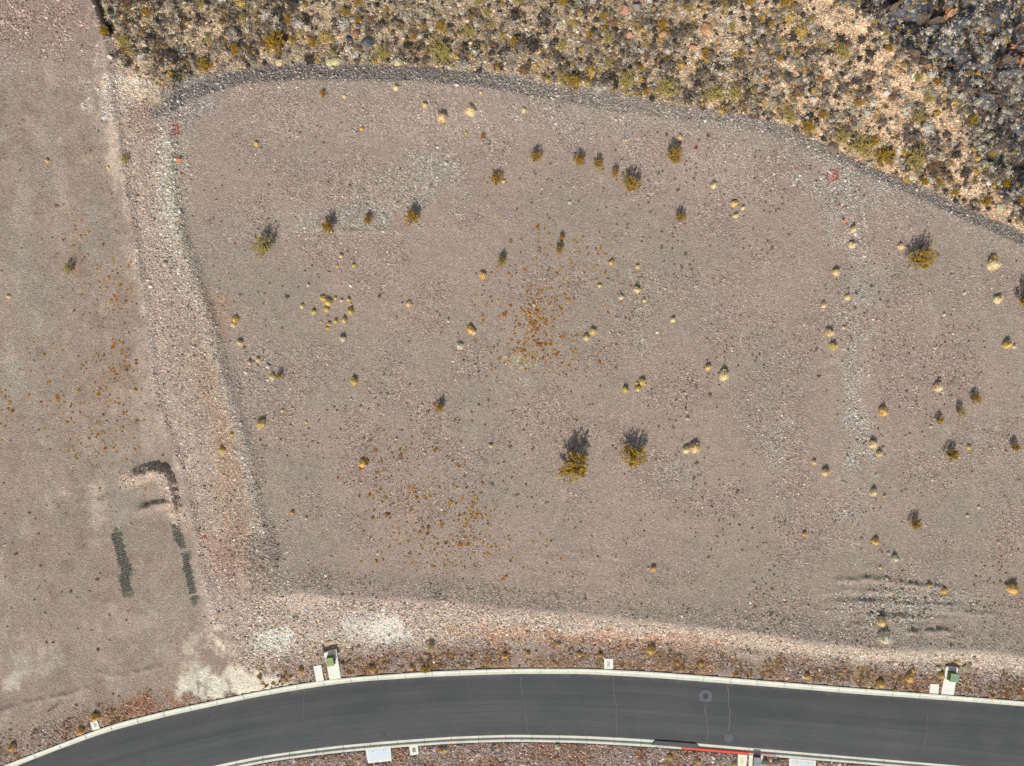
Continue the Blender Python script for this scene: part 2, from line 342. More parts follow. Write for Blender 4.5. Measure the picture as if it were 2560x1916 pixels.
def ground_paint(x, y):
    """base colour of the soil, with some slope light and shade painted in, and how stony it is"""
    yk = yline(NO, x); ys = yline(SO, x)
    n1 = fbm(x, y, 240, 101, 4)[..., None]; n2 = fbm(x, y, 90, 111, 4)[..., None]; n3 = fbm(x, y, 30, 121, 3)[..., None]
    nn = lambda a, k=3.5: np.clip((a - .5) * k + .5, 0, 1)
    C = lambda r, g, b: lin((r, g, b), ALB) * np.array([1.03, 1.01, .95])
    pad = C(166, 149, 139) * (1 - nn(n1)) + C(158, 147, 136) * nn(n1)
    pad = pad * (1 - .55 * nn(n2)) + C(172, 154, 145) * .55 * nn(n2)
    lot = C(160, 143, 132) * (1 - nn(n2, 4)) + C(155, 143, 132) * nn(n2, 4)
    lot = lot * (1 - .35 * nn(n3)) + C(170, 152, 140) * .35 * nn(n3)
    xa = np.interp(y, LC[:, 1], LC[:, 0]); xb = np.interp(y, LF[:, 1], LF[:, 0]); wob = (n3[..., 0] - .5) * 40
    t = smooth((x + wob - xa) / 12)[..., None]; c = lot * (1 - t) + pad * t
    gravel = .09 + .42 * nn(n2[..., 0], 3.5) ** 1.7 * (x > xb)
    gravel = np.where(x < xa, .08 + .1 * n2[..., 0], gravel)
    lotm = (x < xa) * np.clip((fbm(x * .5 + y * .3, y * .22 - x * .5, 26, 160, 3) - .58) * 6, 0, 1)
    c = c * (1 - .35 * lotm[..., None]) + C(196, 180, 168) * .35 * lotm[..., None]
    lotm = (x < xa) * np.clip((fbm(x, y, 34, 165, 4) - .56) * 7, 0, 1); c = c * (1 - .4 * lotm[..., None]) + C(136, 118, 106) * .4 * lotm[..., None]
    rr_ = np.hypot(x - 700, (y - 1100) * 1.1); sw = np.clip((fbm(rr_ * 1.0, np.arctan2(y - 1100, x - 700) * 90, 22, 180, 3) - .55) * 6, 0, 1) * (x > xb)
    c = c * (1 - .16 * sw[..., None]) + C(182, 168, 154) * .16 * sw[..., None]
    sw = np.clip((fbm(x / 7, y - x * .05, 12, 185, 2) - .55) * 6, 0, 1) * smooth((y - 1330) / 80) * (x > xb); c = c * (1 - .25 * sw[..., None]) + C(136, 126, 114) * .25 * sw[..., None]
    def lay(c, gravel, m, rgb, g=None):
        m = np.clip(m, 0, 1); c = c * (1 - m[..., None]) + C(*rgb) * m[..., None]
        if g is not None: gravel = gravel * (1 - m) + g * m
        return c, gravel
    north = y < yk
    # bank between the lots
    u = (x + wob - xa) / np.maximum(xb - xa, 20)
    inb = smooth(u * 8) * smooth((1.0 - u) * 6) * north
    c, gravel = lay(c, gravel, inb * .8, (190, 171, 158), .7)
    c, gravel = lay(c, gravel, np.exp(-((x + wob * 1.3 - xa - 30) / 32) ** 2) * smooth((yk - y - 60) / 100) * .2 * (.4 + 2.2 * nn(n3[..., 0], 3)), (214, 196, 184), .6)
    gb = np.exp(-((x + wob - xb + 34) / 34) ** 2) * smooth((yk - y - 150) / 120) * (y > 190)
    c, gravel = lay(c, gravel, gb * .7, (178, 172, 162), .95)
    c, gravel = lay(c, gravel, np.exp(-((x - 425) / 38) ** 2 - ((y - 470) / 170) ** 2) * .75, (204, 196, 182), 1)
    c, gravel = lay(c, gravel, np.exp(-((x + wob * .7 - xb + 68) / 26) ** 2) * smooth((y - 760) / 200) * smooth((yk - y - 200) / 150) * .5, (180, 150, 128), .7)
    # street side
    sc_ = np.interp(x, SC[:, 0], SC[:, 1]); dk = yk - y
    m = smooth((y - sc_ + wob * .5) / 14) * smooth((dk - 30) / 60) * smooth((x - 560) / 90) * north
    c, gravel = lay(c, gravel, m * .9, (198, 182, 168), 1.0)  # sun-facing slope: its brightness is painted into the soil colour
    m = smooth((y - sc_ + 75 + wob) / 50) * smooth((sc_ - y + 6) / 14) * smooth((x - 620) / 60)
    c, gravel = lay(c, gravel, m * .5, (162, 152, 142), .9)
    m = smooth((66 - dk + wob * 1.1) / 24) * north * smooth((nn(n2[..., 0], 4) + .35))
    c, gravel = lay(c, gravel, m * .85, (160, 143, 133), .95)
    m = smooth((64 - dk + wob) / 25) * smooth((nn(fbm(x, y, 45, 131, 3), 5) - .35) * 2) * north
    c, gravel = lay(c, gravel, m * .6, (158, 124, 96), .85)
    m = (y > ys) * 1.0
    c, gravel = lay(c, gravel, m, (172, 154, 146), 1.0)
    m = m * smooth((nn(fbm(x, y, 40, 141, 3), 5) - .5) * 2)
    c, gravel = lay(c, gravel, m * .55, (160, 120, 92), .9)
    ell = lambda cx, cy, rx, ry, k=1.0: smooth(1.35 - np.hypot((x - cx) / rx, (y - cy) / ry) + (n3[..., 0] - .5) * 2.0 * k + (vnoise(x, y, 9, 170) - .5) * .8)
    # rusty, pale and grey patches
    for cx, cy, rx, ry, s, rgb, g in [
        (1270, 1585, 150, 26, .5, (192, 146, 116), .9), (560, 1350, 55, 45, .28, (170, 128, 106), .9), (590, 1410, 70, 50, .3, (164, 124, 104), .9),
        (1500, 1600, 120, 25, .35, (185, 125, 92), .8), (540, 770, 40, 60, .3, (186, 142, 114), .7), (1740, 1610, 110, 25, .3, (180, 120, 90), .9),
        (690, 1605, 60, 36, .95, (224, 218, 206), .9), (925, 1575, 100, 40, .9, (214, 206, 198), .8), (975, 1565, 45, 25, .6, (232, 224, 214), .5),
        (770, 1505, 60, 22, .5, (215, 195, 185), .4),
        (550, 1612, 26, 34, .85, (238, 226, 206), .3), (610, 1706, 105, 32, 1.0, (238, 228, 208), .15), (520, 1700, 60, 40, .55, (214, 206, 190), .2), (480, 1670, 26, 70, .75, (214, 206, 188), .1),
        (530, 1715, 70, 30, .9, (225, 220, 205), .1),
        (340, 215, 80, 34, 1.0, (238, 222, 198), .6), (270, 190, 50, 34, .7, (226, 214, 198), .9), (400, 252, 36, 20, .9, (236, 216, 186), .2),
        (270, 255, 50, 40, .7, (205, 196, 186), 1), (290, 370, 22, 90, .7, (214, 194, 178), .35), (400, 290, 90, 60, .28, (165, 130, 115), 1),
        (455, 270, 70, 40, .6, (170, 165, 165), .9),
        (1010, 470, 120, 80, .55, (180, 173, 160), .95), (880, 545, 140, 34, .5, (172, 168, 160), .8), (1090, 430, 60, 60, .4, (176, 172, 166), .8),
        (745, 560, 60, 50, .35, (178, 170, 160), .7), (1000, 310, 330, 50, .4, (186, 172, 164), .7), (1450, 320, 260, 50, .45, (184, 170, 160), .75),
        (1800, 420, 220, 70, .4, (190, 174, 164), .6), (2090, 500, 80, 90, .6, (178, 172, 164), .9), (2180, 420, 130, 60, .5, (186, 178, 170), .9),
        (2130, 960, 42, 330, .6, (184, 176, 168), .9), (2150, 1080, 50, 90, .5, (192, 186, 178), 1), (2170, 700, 40, 120, .4, (180, 172, 164), .7),
        (1950, 1100, 50, 60, .45, (182, 176, 168), .9), (1690, 1180, 70, 40, .4, (176, 168, 160), .8), (1305, 920, 35, 30, .5, (190, 184, 160), .8),
        (2240, 1508, 180, 56, .75, (178, 170, 160), 1.0), (2300, 430, 200, 36, .4, (172, 164, 158), .9), (60, 1650, 70, 40, .6, (186, 180, 168), .1),
        (30, 1710, 30, 22, .7, (206, 200, 190), .05), (20, 1480, 60, 40, .3, (176, 170, 160), .1), (1600, 700, 30, 90, .3, (176, 168, 154), .8),
        (1610, 850, 28, 110, .25, (176, 168, 154), .8), (650, 1400, 50, 60, .7, (150, 140, 132), 1), (650, 930, 60, 110, .3, (178, 172, 168), .9),
        (15, 960, 55, 70, .45, (160, 160, 148), .1), (260, 1130, 130, 90, .3, (156, 150, 138), .08), (310, 1260, 60, 70, .5, (150, 150, 140), .08),
        (230, 560, 26, 110, .45, (156, 152, 144), .1), (60, 700, 80, 160, .3, (158, 156, 144), .1), (110, 400, 50, 140, .35, (160, 154, 138), .3),
        (245, 1215, 30, 22, .7, (196, 180, 166), .1), (248, 1270, 24, 18, .6, (196, 180, 166), .1), (245, 1300, 22, 14, .5, (196, 180, 166), .1),
        (163, 1232, 12, 6, .6, (200, 186, 172), .1), (330, 1560, 60, 30, .4, (190, 172, 160), .1), (430, 1550, 60, 90, .35, (170, 162, 152), .1),
        (370, 1220, 40, 26, .5, (176, 160, 146), .5), (60, 50, 190, 90, .8, (172, 150, 142), 1.0), (30, 170, 60, 60, .4, (170, 160, 155), .6),
        (200, 160, 70, 50, .5, (176, 160, 152), .8), (455, 345, 40, 30, .3, (170, 168, 160), .4), (200, 1850, 220, 60, .5, (166, 150, 142), 1),
        (350, 1770, 70, 34, .5, (165, 118, 96), .7), (560, 1160, 30, 180, .2, (190, 160, 130), .6), (620, 560, 60, 60, .3, (168, 160, 150), .4)]:
        c, gravel = lay(c, gravel, ell(cx, cy, rx, ry) * s, rgb, g)
    # north-edge rubble belt
    pn = np.interp(x, PN[:, 0], PN[:, 1]); sh = sdpoly(x, y, HILL)
    m = smooth((pn + 8 - y) / 14) * smooth((-sh + 14) / 10) * (x > 400) * north
    c, gravel = lay(c, gravel, m * .8, (158, 149, 142), 1)
    m = smooth((pn + 70 - y + wob) / 60) * (x > 450) * smooth(-sh / 8)
    c, gravel = lay(c, gravel, m * .35, (178, 168, 158), .8)
    # hillside: sunlit east flank painted brighter, shade past the ridge painted blue-grey
    rid = sdpoly(x, y, RIDGE); hs = smooth((sh + wob * .35) / 8)
    east = smooth((x - 1500) / 700)[..., None]
    hc = (C(206, 186, 158) * (1 - east) + C(232, 200, 168) * east)
    hc = hc * (1 - .6 * nn(n3)) + C(184, 160, 134) * .6 * nn(n3)
    rc = smooth((rid + wob) / 22)[..., None]; hc = hc * (1 - rc) + (C(116, 119, 126) * (1 - .6 * nn(n3, 5)) + C(118, 106, 98) * .6 * nn(n3, 5)) * rc
    c = c * (1 - hs[..., None]) + hc * hs[..., None]; gravel = gravel * (1 - hs) + .8 * hs
    # churned green earth where a tracked machine stood
    for pl, ww in ((TRACKS[0], 15.5), (TRACKS[1], 11)):
        dd, t = dline(x, y, pl); m = smooth((ww - dd + (vnoise(x, y, 7, 151) - .5) * 12) / 2.5)
        for a_, b_ in TRGAP:
            m = m * (1 - ((t > a_) & (t < b_)) * (pl is TRACKS[1]))
        c, gravel = lay(c, gravel, m * .9, (112, 112, 102), .4)
    dd, t = dline(x, y, UB); c, gravel = lay(c, gravel, smooth((26 - dd) / 8) * .7, (200, 180, 166), .9)
    return c, gravel
TRACKS = ([(291, 1336), (301, 1372), (305, 1398), (316, 1420), (312, 1448), (319, 1480)], [(438, 1312), (446, 1345), (462, 1375), (470, 1430), (480, 1470), (487, 1502)])
TRGAP = ((.33, .42), (.9, .93))
colr, grav = ground_paint(GX, GY)
me = make_mesh('ground', V, F[:, ::-1] if False else F, colr.reshape(-1, 3), [terrain_mat()], smooth_=True)
ga = me.attributes.new('gravel', 'FLOAT', 'POINT'); ga.data.foreach_set('value', grav.ravel().astype(np.float32))
tag(obj('ground', me), kind='structure')

# ================================================================== STREET
def street():
    xs = np.arange(-2900, 6400, 12.0); yn = yline(NI, xs); ysn = yline(SI, xs); nc = 9
    v = []; uv = []
    cy = (yn + ysn) / 2; arc = np.concatenate([[0], np.cumsum(np.hypot(np.diff(xs), np.diff(cy)))]) * GS
    for j in range(nc):
        t = j / (nc - 1); y = (yn - 1.5) * (1 - t) + (ysn + 1.5) * t
        z = 0.0 + .07 * (1 - (2 * t - 1) ** 2)
        v.append(np.stack([(xs - 1280) * GS, (958 - y) * GS, z + 0 * xs], -1)); uv.append(np.stack([arc, t + 0 * xs], -1))
    v = np.stack(v, 1).reshape(-1, 3); uv = np.stack(uv, 1).reshape(-1, 2)
    n = len(xs); I = np.arange(n * nc).reshape(n, nc)
    f = np.stack([I[:-1, :-1], I[:-1, 1:], I[1:, 1:], I[1:, :-1]], -1).reshape(-1, 4)
    mids = np.zeros(len(f), int)
    # hairline cracks, 4 mm proud
    cv = [v]; cf = [f]; cu = [uv]; base = len(v); mm = [mids]
    for pl, wd in ((([(1300, 1688), (1303, 1712), (1307, 1742), (1314, 1757), (1315, 1790), (1319, 1815), (1321, 1836)]), .05),
                   (([(1534, 1689), (1533, 1720), (1536, 1745), (1541, 1760), (1540, 1800), (1541, 1838)]), .05),
                   (([(1762, 1761), (1763, 1786), (1768, 1808), (1770, 1830), (1768, 1857)]), .06),
                   (([(1819, 1713), (1822, 1738), (1820, 1752), (1824, 1775), (1823, 1805), (1821, 1826)]), .085),
                   (([(2320, 1770), (2318, 1795), (2316, 1815), (2319, 1829), (2313, 1848), (2308, 1870), (2307, 1888)]), .045),
                   (([(762, 1722), (760, 1760), (757, 1800)]), .03), (([(1764, 1707), (1763, 1722)]), .03)):
        rng = random.Random(int(pl[0][0])); pts = []
        for a, b in zip(pl[:-1], pl[1:]):
            for k in range(4):
                t = k / 4; pts.append((a[0] + (b[0] - a[0]) * t + rng.uniform(-.8, .8), a[1] + (b[1] - a[1]) * t))
        pts.append(pl[-1]); vv = []
        for x, y in pts:
            t = (y - float(yline(NI, x))) / (float(yline(SI, x)) - float(yline(NI, x)))
            z = .07 * (1 - (2 * t - 1) ** 2) + .006; p = W(np.float64(x), np.float64(y), 0.0); hw = wd * rng.uniform(.3, .8)
            vv += [(p[0] - hw, p[1], z), (p[0] + hw, p[1], z)]
        k = len(pts); cv.append(np.array(vv)); cu.append(np.zeros((len(vv), 2)))
        cf.append(np.array([(base + 2 * i, base + 2 * i + 2, base + 2 * i + 3, base + 2 * i + 1) for i in range(k - 1)])); mm.append(np.ones(k - 1, int)); base += len(vv)
    m, nt, b = mat('asphalt', .85, .25); u = N(nt, 'ShaderNodeUVMap'); tc = N(nt, 'ShaderNodeTexCoord')
    mp = N(nt, 'ShaderNodeMapping'); mp.inputs['Scale'].default_value = (.035, 7, 1); nt.links.new(u.outputs[0], mp.inputs[0])
    st = noise(nt, mp.outputs[0], 1, 5, .65)
    mp2 = N(nt, 'ShaderNodeMapping'); mp2.inputs['Scale'].default_value = (.08, 26, 1); nt.links.new(u.outputs[0], mp2.inputs[0])
    st2 = noise(nt, mp2.outputs[0], 1, 4, .6)
    base_ = ramp(nt, st.outputs[0], [(.3, tuple(lin((84, 86, 86), .9))), (.5, tuple(lin((90, 91, 91), .9))), (.72, tuple(lin((97, 98, 100), .9)))])
    r2 = ramp(nt, st2.outputs[0], [(.3, .92), (.7, 1.07)])
    c = mixc(nt, base_.outputs[0], r2.outputs[0], 1.0, 'MULTIPLY'); c = mixc(nt, c, (.87, .87, .86), 1.0, 'MULTIPLY')
    sp = N(nt, 'ShaderNodeSeparateXYZ'); nt.links.new(u.outputs[0], sp.inputs[0])
    lane = ramp(nt, sp.outputs[1], [(0, .96), (.1, .93), (.28, 1.0), (.49, .97), (.505, .9), (.52, 1.06), (.75, 1.08), (.9, 1.02), (1, .95)])
    c = mixc(nt, c, lane.outputs[0], 1.0, 'MULTIPLY')
    dn = noise(nt, tc.outputs['Object'], .5, 5, .7); ed = ramp(nt, sp.outputs[1], [(0, .55), (.05, .12), (.12, 0), (.88, 0), (.96, .1), (1, .5)])
    dm = math_(nt, 'MULTIPLY', ed.outputs[0], ramp(nt, dn.outputs[0], [(.4, 0), (.65, 1)]).outputs[0]); c = mixc(nt, c, tuple(lin((142, 134, 124), .9)), dm)
    vo = N(nt, 'ShaderNodeTexVoronoi'); vo.inputs['Scale'].default_value = .28; nt.links.new(tc.outputs['Object'], vo.inputs['Vector']); vs_ = ramp(nt, vo.outputs['Distance'], [(.0, .62), (.035, .8), (.06, 1)])
    c = mixc(nt, c, vs_.outputs[0], 1.0, 'MULTIPLY')
    bl = noise(nt, tc.outputs['Object'], .18, 4, .6); rb = ramp(nt, bl.outputs[0], [(.32, (.88, .90, .92)), (.7, (1.10, 1.08, 1.06))])
    c = mixc(nt, c, rb.outputs[0], 1.0, 'MULTIPLY')
    gr = noise(nt, tc.outputs['Object'], 9, 5, .85); rg = ramp(nt, gr.outputs[0], [(.3, .82), (.7, 1.2)])
    c = mixc(nt, c, rg.outputs[0], 1.0, 'MULTIPLY')
    nt.links.new(c, b.inputs['Base Color'])
    bp = N(nt, 'ShaderNodeBump'); bp.inputs['Strength'].default_value = .35; bp.inputs['Distance'].default_value = .02
    nt.links.new(gr.outputs[0], bp.inputs['Height']); nt.links.new(bp.outputs[0], b.inputs['Normal'])
    me = make_mesh('street', np.concatenate(cv), np.concatenate(cf), None, [m, flat_mat('crack_filler', (106, 106, 105), var=.3, scale=5)], np.concatenate(mm), uv=np.concatenate(cu))
    tag(obj('road', me), kind='structure')
street()
CONC = flat_mat('kerb_concrete', (220, 219, 202), .85, .13, .8, bump=.3)
RED = flat_mat('red_kerb_paint', (222, 92, 66), .6, .1, 4)
FADED = flat_mat('faded_kerb_paint', (206, 160, 154), .7, .12, 4)
def kerb(name, inner, outer, prof, red=None):
    """prof: (fraction across, z); sections about 3 m long with an open joint"""
    xs = np.arange(-2900, 6400, 4.0); yi = yline(inner, xs); yo = yline(outer, xs)
    p0 = np.stack([(xs - 1280) * GS, (958 - yi) * GS], -1); p1 = np.stack([(xs - 1280) * GS, (958 - yo) * GS], -1)
    # make the cross lines square to the kerb
    tg = np.gradient(p0, axis=0); tg /= np.linalg.norm(tg, axis=1)[:, None]; nr = np.stack([-tg[:, 1], tg[:, 0]], -1)
    wd = np.sum((p1 - p0) * nr, 1); p1 = p0 + nr * wd[:, None]
    arc = np.concatenate([[0], np.cumsum(np.linalg.norm(np.diff(p0, axis=0), axis=1))])
    vs = []; fs = []; ms = []; n0 = 0; L = 3.05; g = .022; s = 0.9
    def at(a): return np.array([np.interp(a, arc, p0[:, 0]), np.interp(a, arc, p0[:, 1])]), np.array([np.interp(a, arc, p1[:, 0]), np.interp(a, arc, p1[:, 1])])
    while s + L < arc[-1]:
        ar = np.linspace(s + g / 2, s + L - g / 2, 5); rows = []
        for a in ar:
            A, B = at(a); rows.append([(*(A + (B - A) * fr), z) for fr, z in prof])
        R = np.array(rows); k = len(prof); vs.append(R.reshape(-1, 3)); xm = (R[:, 0, 0].mean() / GS + 1280)
        for i in range(4):
            for j in range(k - 1):
                a = n0 + i * k + j; fs.append((a, a + 1, a + k + 1, a + k))
                xx = R[i, 0, 0] / GS + 1280; ms.append((1 if xx < 1869 else 2) if red and red[0] < xx < red[1] and red[2] <= j <= red[3] else 0)
        fs.append((n0, n0 + k - 1, n0 + 1, n0 + 1) if False else (n0, n0 + k - 1, n0 + k // 2, n0 + 1)); ms.append(0)
        e = n0 + 4 * k; fs.append((e, e + 1, e + k // 2, e + k - 1)); ms.append(0)
        n0 += 5 * k; s += L
    return tag(obj(name, make_mesh(name, np.concatenate(vs), fs, None, [CONC, RED, FADED], ms)), kind='structure')
kerb('kerb', NI, NO, [(-.03, -.1), (0, .012), (.50, -.005), (.60, .06), (.68, .135), (.76, .15), (1.0, .15), (1.0, -.25)])
kerb('kerb', SI, SO, [(-.03, -.1), (0, .012), (.56, -.008), (.60, .07), (.63, .15), (.68, .165), (1.0, .165), (1.0, -.25)], (1701, 1926, 2, 5))

# ================================================================== ROADSIDE FITTINGS
WHITE = flat_mat('pale_concrete', (240, 238, 224), .85, .07, 1.5, bump=.3)
LIDG = flat_mat('grey_lid', (176, 178, 170), .7, .1, 4)
def slab(key, label, zt=.175, zb=-.3):
    b = Bag(); prism(b, pquad(SLABS[key], zt), zb, .015)
    o = obj('concrete_slab', b.mesh('concrete_slab', WHITE)); recenter(o)
    return tag(o, label, 'slab', 'concrete slabs by the kerb')
def recenter(o):
    me = o.data; n = len(me.vertices); a = np.empty(n * 3, np.float32); me.vertices.foreach_get('co', a); a = a.reshape(-1, 3)
    c = np.array([(a[:, 0].min() + a[:, 0].max()) / 2, (a[:, 1].min() + a[:, 1].max()) / 2, a[:, 2].min()]); me.vertices.foreach_set('co', (a - c).ravel().astype(np.float32)); me.update()
    o.location = Vector(c)
    return c
slab('cabinet_left', 'long pale concrete slab under the olive green utility cabinet')
slab('plain_left', 'narrow bare concrete slab left of the olive green cabinet')
slab('cabinet_right', 'long pale concrete slab under the mint green utility cabinet')
slab('plain_right', 'small bare square concrete slab left of the mint green cabinet')
slab('grey_box', 'grey concrete slab under the grey utility box at the lower street edge')

def cabinet(top, zt, rgb, rgb_side, label, name='utility_cabinet'):
    """top: four corners of the lid, far-left, far-right, near-right, near-left"""
    q = np.array(pquad(top, zt)); q = q[::-1]; c = q.mean(0); base = Vector((c[0], c[1], .175))
    r = tag(empty(name, base), label, 'cabinet', 'electrical cabinets beside the street')
    q = q - np.array(base)
    ml = flat_mat('cabinet_lid', rgb, .55, .06, 2); mb = flat_mat('cabinet_body', rgb_side, .55, .08, 2); md = flat_mat('cabinet_steel', (70, 72, 66), .5)
    def sub(u0, u1, v0, v1, ztop, zbot, bev=.015, grow=0):
        A, B, Cc, Dd = q
        P = lambda u, v: (A * (1 - u) + B * u) * (1 - v) + (Dd * (1 - u) + Cc * u) * v
        t = [P(u0, v0), P(u1, v0), P(u1, v1), P(u0, v1)][::-1]
        t = [np.array([p[0], p[1], ztop]) for p in t]; b = Bag(); prism(b, t, zbot, bev); return b
    H = zt - .175
    obj('body', sub(.03, .97, .03, .97, H - .06, 0).mesh('body', mb), r)
    obj('base_flange', sub(-.01, 1.01, -.01, 1.01, .05, 0.001, .01).mesh('base_flange', md), r)
    obj('lid', sub(0, 1, 0, .47, H, H - .09, .025).mesh('lid', ml), r)
    obj('lid', sub(0, 1, .485, 1, H - .02, H - .11, .025).mesh('lid', ml), r)
    obj('door', sub(.08, .92, .965, .985, H - .13, .07, .008).mesh('door', ml), r)
    hd = sub(.47, .53, .985, 1.03, H * .55, H * .4, .006); obj('handle', hd.mesh('handle', md), [o for o in r.children if o.name.startswith('door')][0])
    return r
cabinet([(813.3, 1646.7), (831.7, 1644.6), (835, 1665.2), (816.5, 1668.5)], .84, (156, 170, 116), (112, 116, 52), 'olive green steel utility cabinet on a long concrete slab')
cabinet([(2378.6, 1684.5), (2399.3, 1685.7), (2397.2, 1707.3), (2376.5, 1706)], .84, (138, 166, 134), (104, 114, 56), 'mint green steel utility cabinet with a pale stake beside it')
cabinet([(1886, 1894), (1904, 1895.5), (1903, 1926), (1884, 1925)], .6, (150, 152, 152), (105, 106, 106), 'grey steel utility box at the lower street edge')

def meter_box(c, label, lidc, lid_rgb, zt=.17, rgb_mat=None):
    """c: corners px of the collar; lidc: corners of the lid, both clockwise from far-left"""
    q = np.array(pquad(c, zt))[::-1]; ce = q.mean(0); r = tag(empty('meter_box', Vector((ce[0], ce[1], zt))), label, 'meter box', 'ground boxes beside the street')
    t = [np.array([p[0], p[1], 0.0]) for p in (q - ce)][::-1]; b = Bag(); prism(b, t, -.25, .01)
    obj('collar', b.mesh('collar', rgb_mat or WHITE), r)
    l = np.array(pquad(lidc, zt))[::-1] - ce; t = [np.array([p[0], p[1], .012]) for p in l][::-1]; b = Bag(); prism(b, t, -.05, .006)
    lm = flat_mat('box_lid', lid_rgb, .7, .08, 5); lo = obj('lid', b.mesh('lid', lm), r)
    m = l.mean(0); e = (l[1] - l[0]) * .12; f = (l[3] - l[0]) * .05
    t = [m - e - f, m + e - f, m + e + f, m - e + f][::-1]; t = [np.array([p[0], p[1], .02]) for p in t]; b = Bag(); prism(b, t, .0, .002)
    obj('handle_slot', b.mesh('handle_slot', flat_mat('slot', (90, 90, 86))), lo)
    return r
meter_box([(224.6, 1805.6), (242, 1801.8), (249.5, 1821.5), (232, 1827)], 'white meter box with grey lid at the far left kerb', [(233, 1809), (239.5, 1807.5), (242.5, 1817.5), (236, 1819.5)], (190, 192, 176))
meter_box([(1510.5, 1647), (1533, 1648), (1532.5, 1673), (1510.5, 1672.5)], 'white meter box on the upper verge between the two green cabinets', [(1517.7, 1654.5), (1524.6, 1655), (1524.6, 1668), (1517.7, 1668)], (190, 192, 180))
meter_box([(1022.6, 1864.5), (1044, 1862.5), (1046.4, 1886.5), (1026, 1889)], 'narrow white meter box right of the wide pale vault below the street', [(1029.8, 1870), (1038.5, 1869), (1040, 1880.5), (1031.5, 1881.8)], (150, 146, 132))
meter_box([(1845.4, 1886.5), (1868.5, 1888.5), (1865, 1922), (1844.6, 1921)], 'cream meter box with yellow lid touching the red painted kerb', [(1850, 1895), (1861, 1896), (1860, 1913), (1850.5, 1912)], (236, 226, 160))
def vault(c, label, rgb):
    q = np.array(pquad(c, .17))[::-1]; ce = q.mean(0); r = tag(empty('utility_vault', Vector((ce[0], ce[1], .17))), label, 'utility vault', 'wide lidded vaults below the street')
    q = q - ce; P = lambda u, v: (q[0] * (1 - u) + q[1] * u) * (1 - v) + (q[3] * (1 - u) + q[2] * u) * v
    b = Bag(); prism(b, [np.array([*p[:2], 0.0]) for p in q][::-1], -.3, .012); obj('frame', b.mesh('frame', WHITE), r)
    lm = flat_mat('vault_lid', rgb, .6, .05, 2)
    for u0, u1 in ((.07, .495), (.505, .93)):
        b = Bag(); prism(b, [np.array([*p[:2], .014]) for p in (P(u0, .12), P(u1, .12), P(u1, .88), P(u0, .88))][::-1], -.05, .006); lo = obj('lid', b.mesh('lid', lm), r)
        b = Bag(); prism(b, [np.array([*p[:2], .03]) for p in (P(u0 + .18, .2), P(u0 + .24, .2), P(u0 + .24, .26), P(u0 + .18, .26))][::-1], .0, .004); obj('lifting_eye', b.mesh('lifting_eye', LIDG), lo)
    return r
vault([(913.5, 1872), (976, 1866), (979, 1902.5), (920, 1909)], 'wide pale blue lidded vault below the left half of the street', (212, 224, 230))
vault([(1974, 1896.5), (2040, 1902.5), (2038, 1936), (1972, 1931)], 'wide white lidded vault at the lower right street edge', (214, 220, 224))

def disc(b, r, z, zb, n=40, rin=0, wob=0, seed=1):
    rng = random.Random(seed); an = np.linspace(0, 2 * PI, n, endpoint=False); rr = r * (1 + np.array([rng.uniform(-wob, wob) for _ in an]))
    ri = max(rin, 1e-3)
    v = np.concatenate([np.stack([np.cos(an) * ri, np.sin(an) * ri, 0 * an + z], -1), np.stack([np.cos(an) * rr, np.sin(an) * rr, 0 * an + z], -1), np.stack([np.cos(an) * (rr + .01), np.sin(an) * (rr + .01), 0 * an + zb], -1)])
    f = []
    for i in range(n):
        j = (i + 1) % n; f += [(i, n + i, n + j), (i, n + j, j), (n + i, 2 * n + i, 2 * n + j), (n + i, 2 * n + j, n + j)]
    b.add(v, f)
def manhole(px, py, R, Rc, label, tri):
    p = W(np.float64(px), np.float64(py), 0.0); t = (py - float(yline(NI, px))) / (float(yline(SI, px)) - float(yline(NI, px)))
    z = .07 * (1 - (2 * t - 1) ** 2); r = tag(empty('manhole', Vector((p[0], p[1], z + .002))), label, 'manhole')
    b = Bag(); disc(b, R, .008, -.03, 48, Rc + .03, .012); obj('collar', b.mesh('collar', flat_mat('collar_concrete', (tri[0]), .85, .1, 3)), r)
    b = Bag(); disc(b, R + .035, .004, -.03, 48, R, .01, 4); obj('rim', b.mesh('rim', flat_mat('rim_tar', (58, 58, 60))), r)
    b = Bag(); disc(b, Rc, .012, -.03, 36); cv = obj('cover', b.mesh('cover', flat_mat('iron_cover', tri[1], .6, .15, 8)), r)
    b = Bag(); disc(b, Rc * .78, .017, .012, 30, Rc * .6)
    obj('tread', b.mesh('tread', flat_mat('iron_tread', (96, 98, 102))), cv)
manhole(1763.5, 1741, .78, .3, 'large round manhole with pale collar and dark centre in the street', ((101, 103, 107), (50, 52, 58)))
manhole(1821.5, 1845, .54, .12, 'smaller round manhole close to the red painted kerb', ((99, 102, 106), (122, 124, 126)))

